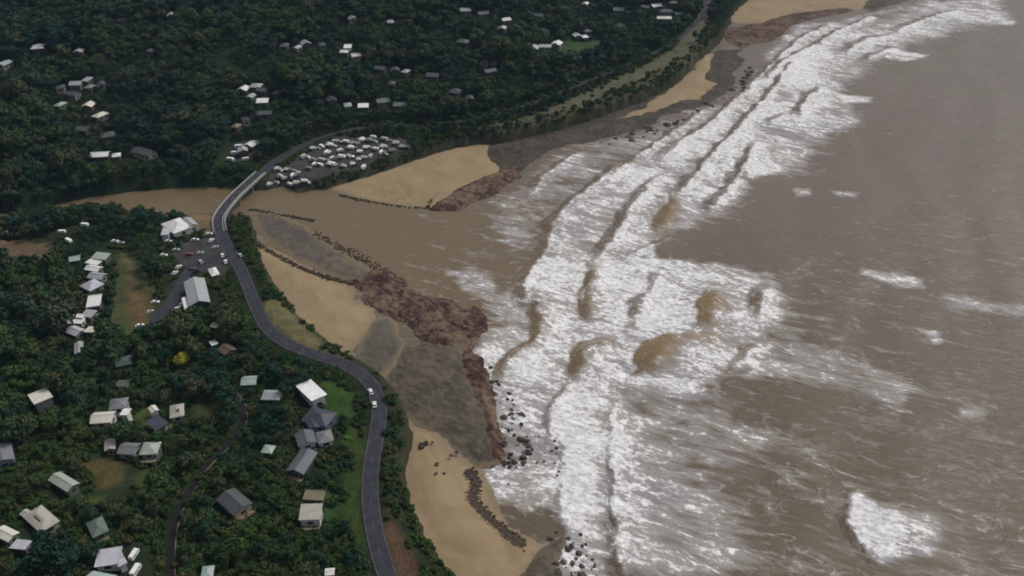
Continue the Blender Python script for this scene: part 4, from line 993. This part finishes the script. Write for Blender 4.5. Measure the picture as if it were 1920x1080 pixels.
for q in PK: car(*q, group='cars parked around the store and surf club')

def van_meshes():
    prof = [(-3.0,.5),(-3.1,1.1),(-2.9,2.6),(-2.4,2.8),(2.3,2.8),(2.9,2.45),(3.1,1.5),(2.9,.5)]; n = len(prof); hwid = 1.2
    vs = [(x, -hwid, z) for x, z in prof]+[(x, hwid, z) for x, z in prof]
    fs = [tuple(range(n)), tuple(range(2*n-1, n-1, -1))]+[(i, n+i, n+(i+1) % n, (i+1) % n) for i in range(n)]
    body = [mesh_py('body', vs, fs, simple('caravan_shell', c_, .4, .06)) for c_ in ((.78,.78,.76), (.50,.47,.41), (.22,.23,.24))]
    win = MB().box(-2.2,-.6,-1.23,1.23,1.5,2.1).box(.9,2.1,-1.23,1.23,1.5,2.1).mesh('window', M['glass'])
    door = MB().box(-.35,.4,-1.24,-1.2,.7,2.3).mesh('door', M['concrete'])
    wh = MB().tube([(0,-1.1,.36),(0,1.1,.36)], .36, 10).mesh('wheel', M['tyre'])
    bar = MB().tube([(3.0,.5,.5),(4.2,0,.5)], .06).tube([(3.0,-.5,.5),(4.2,0,.5)], .06).mesh('drawbar', M['dark'])
    an = []
    for c in ((.45,.45,.44), (.14,.15,.17), (.30,.28,.24), (.07,.1,.09)):
        an.append(MB().add([(-2.4,-1.25,2.6),(2.2,-1.25,2.6),(2.2,-3.8,2.15),(-2.4,-3.8,2.15),(-2.4,-1.25,2.52),(2.2,-1.25,2.52),(2.2,-3.8,2.07),(-2.4,-3.8,2.07)],
                  [(0,3,2,1),(4,5,6,7),(0,1,5,4),(1,2,6,5),(2,3,7,6),(3,0,4,7)]).box(-2.4,-2.3,-3.75,-3.65,0,2.1).box(2.1,2.2,-3.75,-3.65,0,2.1).mesh('awning', simple('awning_canvas', c, .8, .1)))
    return body, win, door, wh, bar, an
VAN = van_meshes(); ORD = ['first','second','third','fourth','fifth','sixth','seventh','eighth','ninth','tenth','eleventh','twelfth','thirteenth']
def caravan(px, py, yaw, awn, label, kind_=0):
    x, y, z = hit(px, py, 2.0); r = bpy.data.objects.new('caravan', None); link(r); r.location = (x, y, z); r.rotation_euler = (0, 0, yaw); q_ = .72+.22*random.random(); r.scale = (q_, q_*.9, q_)
    tag(r, label, 'caravan', 'caravans in the riverside camp')
    for nm, m_ in zip(('body', 'window', 'door', 'wheel', 'drawbar'), (VAN[0][kind_],)+VAN[1:5]): obj(nm, m_, r)
    if awn is not None: obj('awning', VAN[5][awn], r)
    KEEP.append((x, y, 5))
ROWS = [('camp row nearest the river', [(503,347),(517,340),(540,345),(558,342),(573,337),(529,331),(545,328)]),
        ('second camp row from the river', [(518,316),(535,317),(553,316),(580,312),(592,303),(604,309),(620,307),(642,309),(660,303),(678,309)]),
        ('middle camp row', [(571,292),(588,296),(600,298),(612,286),(625,294),(640,291),(653,289),(668,295),(684,291),(698,292),(716,284)]),
        ('fourth camp row from the river', [(590,276),(606,275),(622,272),(638,277),(655,274),(672,279),(690,274),(706,277),(722,273),(738,277),(756,271)]),
        ('camp back row against the trees', [(632,262),(650,262),(660,266),(676,258),(690,262),(702,257),(722,259),(745,266)])]
rr = random.Random(9)
for nm, pts in ROWS:
    for i, (a, b) in enumerate(sorted(pts)):
        kd = rr.choice([0, 0, 0, 1, 1, 2])
        a += rr.uniform(-4, 4); b += rr.uniform(-3, 3)
        if i % 2 == 0: cc_ = rr.choice(['white', 'silver', 'dark', 'silver']); car(a+rr.uniform(7, 10), b+rr.uniform(2, 5), R(rr.uniform(-60, 60)), cc_, f'{cc_} car beside the {ORD[i]} caravan of the {nm}', 'cars in the riverside camp')
        caravan(a, b, R(-22+rr.uniform(-25, 25)) + (math.pi/2 if rr.random() < .25 else 0), rr.choice([None, 0, 0, 1, 2, 3]), f'{("white", "cream", "grey")[kd]} caravan, {ORD[i]} from the left in the {nm}', kd)
for a, b, lab in [(431,297,'white caravan lowest beside the road north of the bridge'), (440,285,'white caravan beside the pale lodge'), (460,296,'white caravan right below the pale lodge'), (447,273,'white caravan above the pale lodge'),
                  (115,432,'white caravan in trees beside the river bend'), (158,419,'pale caravan in trees right of the river bend'), (128,449,'white caravan lowest by the river bend'),
                  (250,1036,'white caravan standing beside the lilac L-shaped house'), (253,1066,'white caravan lower beside the lilac L-shaped house')]:
    caravan(a, b, R(80) if b > 1000 else R(rr.uniform(-40, 20)), None, lab)

# ------------------------------------------------------------------ trees and scrub
def crown_mesh(seed, rx, rz, zc, nl, nleaf, ls, mat):
    r = np.random.default_rng(seed); lob = []
    for i in range(nl):
        a = r.uniform(0, 6.283); d = rx*.72*math.sqrt(r.random())
        lob.append((d*math.cos(a), d*math.sin(a), zc + r.uniform(-.55, .75)*rz*(1-.4*(d/rx)**2), rx*r.uniform(.28, .5)))
    lob = np.array(lob); k = r.integers(0, nl, nleaf)
    dv = r.normal(size=(nleaf, 3)); dv[:, 2] = dv[:, 2]*.8+.25; dv /= np.linalg.norm(dv, axis=1)[:, None]
    rad = lob[k, 3]*r.uniform(.72, 1.08, nleaf)
    p = lob[k, :3] + dv*rad[:, None]*np.array([1, 1, .75])
    nrm = dv + r.normal(0, .45, (nleaf, 3)); nrm /= np.linalg.norm(nrm, axis=1)[:, None]
    t = np.cross(nrm, r.normal(size=(nleaf, 3))); t /= np.linalg.norm(t, axis=1)[:, None]; b = np.cross(nrm, t)
    s = ls*r.uniform(.6, 1.3, nleaf)[:, None]
    v = np.stack([p-t*s, p-b*s*.6+nrm*s*.15, p+t*s, p+b*s*.6-nrm*s*.15], 1).reshape(-1, 3)
    return mesh_np('crown', v, np.arange(nleaf*4).reshape(-1, 4), mat, False), lob
def trunk_mesh(lob, h, r0, n=4):
    mb = MB().tube([(0, 0, -1.5), (.1, .05, h*.4), (0, .1, h*.75)], [r0, r0*.75, r0*.45], 6)
    for l in lob[:n]: mb.tube([(.05, .05, h*.45), (l[0]*.5, l[1]*.5, (h*.45+l[2])*.52), (l[0], l[1], l[2])], [r0*.5, r0*.32, r0*.12], 5)
    return mb.mesh('trunk', M['bark'])
TREES = []
for i in range(7):
    rx = [4.0, 4.6, 3.4, 4.2, 3.8, 5.0, 3.2][i]; hz = [6.2, 7.0, 6.6, 5.6, 7.6, 6.4, 7.2][i]
    c, lob = crown_mesh(100+i, rx, 2.2+.25*(i % 3), hz, 9+i % 4, 900, .46, M['leaf']); TREES.append((c, trunk_mesh(lob, hz, .26)))
SHRUBS = []
for i in range(5):
    c, lob = crown_mesh(200+i, 1.9+.2*i, .9, 1.0, 6, 330, .36, M['scrub']); SHRUBS.append((c, trunk_mesh(lob, 1.1, .09, 5)))
for a, b in [(212,478),(240,500),(255,540),(260,580),(245,620),(610,725),(640,745),(640,770),(660,830),(660,900),(665,960),(540,590),(580,630),(510,590),(740,1000),(765,1050),(190,870),(230,890),(210,920),(385,770),
             (1060,95),(1100,90),(20,465),(60,470),(370,460),(350,480),(395,480),(410,500),(330,540),(320,400),(360,400),(400,420),(300,392)]:
    x, y, _ = hit(a, b); KEEP.append((x, y, 6))
for c, st in ((lane_c, 2), (side_c, 2)):
    for i in range(0, len(c), st): KEEP.append((c[i, 0], c[i, 1], (1.3 if i < len(c)*.55 else .3) if c is lane_c else 2.2))
for i in range(0, len(road_c)):
    if road_c[i, 1] < 618 and i % 2 == 0: KEEP.append((road_c[i, 0], road_c[i, 1], 5.5))
for i in range(1, 8):
    for t in (0, .25, .5, .75):
        q = RIV[i]*(1-t)+RIV[i+1]*t; KEEP.append((q[0], q[1], RIVW[i]*(1-t)+RIVW[i+1]*t-2.2))
x, y, _ = hit(345, 690); KEEP.append((x, y, 4.5))
KP = np.array(KEEP)
def scatter(step, seed, jit=.48):
    r = np.random.default_rng(seed); xs = np.arange(-1000, 330, step); ys_ = np.arange(100, 1400, step)
    X, Y = np.meshgrid(xs, ys_); X = X.ravel()+r.uniform(-jit, jit, X.size)*step; Y = Y.ravel()+r.uniform(-jit, jit, Y.size)*step
    z = zat(X, Y); px, py = project(X, Y, z)
    m = (px > -800) & (px < 2100) & (py > -260) & (py < 1500) & (zat(X, Y, dC) > 1.0) & (zat(X, Y, dR) > 2.0) & (z > 1.2)
    return X[m], Y[m], z[m], px[m], py[m]
def allowed(X, Y, z, mg=0.0):
    """height a plant may have without hiding what the photograph shows behind it; 0 on top of something"""
    al = np.full(X.shape, 99.0)
    for kx, ky, kr in KP:
        dx = X-kx; dy = Y-ky; d = np.hypot(dx, dy); near_ = d < kr+45
        if not near_.any(): continue
        L = math.hypot(kx, ky); ux, uy = -kx/L, -ky/L
        a = dx[near_]*ux+dy[near_]*uy; b = np.abs(-dx[near_]*uy+dy[near_]*ux)
        tp = (CAM_H-20)/L; v = al[near_]
        v = np.where(d[near_] < kr+1.2+mg*.5, np.minimum(v, 0), v)
        m = (a > 0) & (b < kr*.95+1.0+mg); v = np.where(m, np.minimum(v, np.maximum(a-kr*.8-mg*.7, 0)*tp*1.15+1.2), v); al[near_] = v
    return al
X, Y, z, px, py = scatter(6.1, 11)
r = np.random.default_rng(12)
dc = zat(X, Y, dC); al = allowed(X, Y, z, 3.0); op = zat(X, Y, OPEN); rdd = zat(X, Y, np.minimum(np.minimum(D_road-2, D_lane+2.6), D_side)) + np.where(Y > 640, 4.5, 0)
sc = r.uniform(.68, 1.3, X.size)*(1+fbm(X, Y, 40, 3, 111)*1.7)*np.where(r.random(X.size) < .12, 1.45, 1); sc *= np.where(dc < 32, .62, 1.0)*np.where(Y < 560, .96, 1.05)
hgt = sc*9.0; lim = al < hgt; sc = np.where(lim, al/9.0, sc)
seaward = (dc < 20) & (Y < 540)
ok = (sc > .42) & (op < r.uniform(.2, .9, X.size)) & (rdd > 6.5) & (dc > 7) & ~(seaward & (r.random(X.size) < .75)) & ~((zat(X, Y, dC) < 30) & (Y > 640) & (zat(X, Y, D_road) > 20) & (r.random(X.size) < .8))
TX_, TY_, TZ_, TS_ = X[ok], Y[ok], z[ok], sc[ok]; tpx, tpy = px[ok], py[ok]
X, Y, z, px, py = scatter(2.7, 21)
dc = zat(X, Y, dC); al = allowed(X, Y, z); op = zat(X, Y, OPEN); rdd = zat(X, Y, np.minimum(np.minimum(D_road-.6, D_lane+2.0), D_side))
sc = r.uniform(.6, 1.35, X.size); sc = np.minimum(sc, al/1.6)
coastal = (dc < 30) | (rdd < 16) | (al < 8) | ((Y > 640) & (dc < 60)) | (dc < 48) & (Y < 540) | (Y < 440)
ok = coastal & (sc > .4) & (op < r.uniform(.1, .95, X.size)) & (rdd > 4.4)
UX_, UY_, UZ_, US_ = X[ok], Y[ok], z[ok], sc[ok]; upx, upy = px[ok], py[ok]
def pick300(X, Y, s, px, py, n):
    inf = (px > -10) & (px < 1930) & (py > 0) & (py < 1090); size = s/np.hypot(np.hypot(X, Y), CAM_H); size[~inf] = -1
    sel = np.zeros(len(X), bool); sel[np.argsort(-size)[:n]] = True; return sel
def tree_label(px, py):
    if px > 540: return 'dark green tree on the slope between the seaward houses and road', 'trees beside the seaward houses'
    if px > 330: return 'dark green tree right of the lane at the bottom', 'trees right of the lane'
    if py > 930: return 'dark green tree among the bottom left houses', 'trees among the bottom left houses'
    return 'dark green tree on the left slope above the bottom houses', 'trees on the left slope'
def by_landmark(px, py, what):
    lm = [l for l in LM if 660 < l[2] < 1090]; names = [l[0] for l in lm]; lm = [l for l in lm if names.count(l[0]) == 1]; n = len(px); out = [None]*n
    dd = np.stack([np.hypot(px-l[1], (py-l[2])*1.4) for l in lm]); near_ = dd.argmin(0); bins = {}
    for i in range(n):
        k_ = near_[i]; d_ = dd[k_, i]
        if d_ > 170: continue
        dx, dy = px[i]-lm[k_][1], (py[i]-lm[k_][2])*1.4
        side_ = ('right of' if dx > 0 else 'left of') if abs(dx) > abs(dy) else ('below' if dy > 0 else 'above')
        bins.setdefault((k_, side_), []).append((d_, i))
    for (k_, side_), v_ in bins.items():
        for r_, (d_, i) in enumerate(sorted(v_)[:13]): out[i] = f'{what}, {ORD[r_]} nearest {side_} the {lm[k_][0]}'
    return out
sel = pick300(TX_, TY_, TS_, tpx, tpy, 300); tlab = by_landmark(tpx, tpy, 'dark green tree')
def plant(name, kind_meshes, x, y, z, s, lab, cat, grp, r):
    o = bpy.data.objects.new(name, None); link(o); o.location = (x, y, z-.2); o.rotation_euler = (0, 0, r.uniform(0, 6.28)); o.scale = (s*r.uniform(.9, 1.15), s*r.uniform(.9, 1.15), s)
    tag(o, lab, cat, grp); obj('trunk', kind_meshes[1], o); obj('crown', kind_meshes[0], o); return o
for i in np.where(sel)[0]:
    lab, grp = tree_label(tpx[i], tpy[i]); lab = tlab[i] or lab; plant('tree', TREES[r.integers(0, 7)], TX_[i], TY_[i], TZ_[i], TS_[i], lab, 'tree', grp, r)
def shrub_label(px, py):
    if px > 700 and py > 760: return 'low green shrub on the bank between coast road and curved beach', 'shrubs between the coast road and curved beach'
    if px > 620: return 'low green shrub on the slope left of the coast road', 'shrubs left of the coast road'
    return 'low green shrub in the gardens of the lower left slope', 'shrubs in the lower left gardens'
sel2 = pick300(UX_, UY_, US_, upx, upy, 300); ulab = by_landmark(upx, upy, 'low green shrub')
for i in np.where(sel2)[0]:
    lab, grp = shrub_label(upx[i], upy[i]); lab = ulab[i] or lab; plant('shrub', SHRUBS[r.integers(0, 5)], UX_[i], UY_[i], UZ_[i], US_[i], lab, 'shrub', grp, r)
def recolour(src, mat): m_ = src.copy(); m_.materials.clear(); m_.materials.append(mat); return m_
x, y, z = hit(345, 692); plant('tree', (recolour(TREES[3][0], M['yellow']), TREES[3][1]), x, y, z, 1.1, 'bright yellow-green flowering tree in the dark forest', 'tree', None, r)
x, y, z = hit(655, 838); plant('tree', (recolour(TREES[0][0], M['lime']), TREES[0][1]), x, y, z, .62, 'bright lime green bushy tree on the grass left of the road', 'tree', None, r)
def stuff(name, X, Y, z, s, protos, label, cat, seed):
    r = np.random.default_rng(seed); n = len(X); col = bpy.data.collections.new(name+'_kinds')
    for i, (c, t) in enumerate(protos):
        mats = [c.materials[0], t.materials[0]]
        vc = np.empty(len(c.vertices)*3, np.float32); c.vertices.foreach_get('co', vc); vt_ = np.empty(len(t.vertices)*3, np.float32); t.vertices.foreach_get('co', vt_)
        fs = [tuple(p.vertices) for p in c.polygons]; nc = len(c.vertices); ft = [tuple(v+nc for v in p.vertices) for p in t.polygons]
        me_ = bpy.data.meshes.new('plant_kind'); me_.from_pydata(np.concatenate([vc, vt_]).reshape(-1, 3).tolist(), [], fs+ft)
        for m_ in mats: me_.materials.append(m_)
        me_.polygons.foreach_set('material_index', [0]*len(fs)+[1]*len(ft)); me_.update()
        col.objects.link(bpy.data.objects.new(f'plant_kind_{i}', me_))
    me_ = bpy.data.meshes.new(name); me_.vertices.add(n); me_.vertices.foreach_set('co', np.stack([X, Y, z-.2], -1).astype(np.float32).ravel())
    a = me_.attributes.new('rotz', 'FLOAT', 'POINT'); a.data.foreach_set('value', r.uniform(0, 6.28, n).astype(np.float32))
    a = me_.attributes.new('scl', 'FLOAT_VECTOR', 'POINT'); sv = np.stack([s*r.uniform(.9, 1.15, n), s*r.uniform(.9, 1.15, n), s], -1); a.data.foreach_set('vector', sv.astype(np.float32).ravel())
    a = me_.attributes.new('pick', 'INT', 'POINT'); a.data.foreach_set('value', r.integers(0, len(protos), n).astype(np.int32))
    o = obj(name, me_, label=label, cat=cat, kind='stuff')
    g = bpy.data.node_groups.new(name, 'GeometryNodeTree'); g.interface.new_socket('Geometry', in_out='INPUT', socket_type='NodeSocketGeometry'); g.interface.new_socket('Geometry', in_out='OUTPUT', socket_type='NodeSocketGeometry')
    gi = g.nodes.new('NodeGroupInput'); go = g.nodes.new('NodeGroupOutput'); io = g.nodes.new('GeometryNodeInstanceOnPoints'); ci = g.nodes.new('GeometryNodeCollectionInfo')
    ci.inputs['Collection'].default_value = col; ci.inputs['Separate Children'].default_value = True; ci.inputs['Reset Children'].default_value = True
    def na(nm, typ): q = g.nodes.new('GeometryNodeInputNamedAttribute'); q.data_type = typ; q.inputs['Name'].default_value = nm; return q.outputs['Attribute']
    cx = g.nodes.new('ShaderNodeCombineXYZ'); g.links.new(na('rotz', 'FLOAT'), cx.inputs['Z']); er = g.nodes.new('FunctionNodeEulerToRotation'); g.links.new(cx.outputs[0], er.inputs[0])
    g.links.new(gi.outputs[0], io.inputs['Points']); g.links.new(ci.outputs[0], io.inputs['Instance']); io.inputs['Pick Instance'].default_value = True
    g.links.new(na('pick', 'INT'), io.inputs['Instance Index']); g.links.new(er.outputs[0], io.inputs['Rotation']); g.links.new(na('scl', 'FLOAT_VECTOR'), io.inputs['Scale'])
    g.links.new(io.outputs[0], go.inputs[0]); md = o.modifiers.new('scatter', 'NODES'); md.node_group = g
    return o
stuff('forest', TX_[~sel], TY_[~sel], TZ_[~sel], TS_[~sel], TREES, 'dense dark forest covering the hills behind the village', 'forest', 31)
stuff('scrub', UX_[~sel2], UY_[~sel2], UZ_[~sel2], US_[~sel2], SHRUBS, 'low coastal scrub between houses, roads and beaches', 'scrub', 32)
print('trees', len(TX_), 'shrubs', len(UX_), 'sea verts', len(bpy.data.meshes['sea'].vertices), 'terrain verts', len(bpy.data.meshes['terrain'].vertices))

# ------------------------------------------------------------------ thin sea haze
HAZE = 4.5e-5
k = bpy.data.materials.new('haze_air'); k.use_nodes = True; t_ = k.node_tree; t_.nodes.clear()
vo_ = t_.nodes.new('ShaderNodeVolumePrincipled'); vo_.inputs['Density'].default_value = HAZE; vo_.inputs['Color'].default_value = (.42, .72, 1.0, 1); vo_.inputs['Anisotropy'].default_value = .1
ou = t_.nodes.new('ShaderNodeOutputMaterial'); t_.links.new(vo_.outputs[0], ou.inputs['Volume'])
hz = obj('haze', MB().box(-3450, 6100, -650, 9100, -9, 330).mesh('haze', k), label='thin bluish sea haze over the whole coast', cat='haze', kind='stuff')
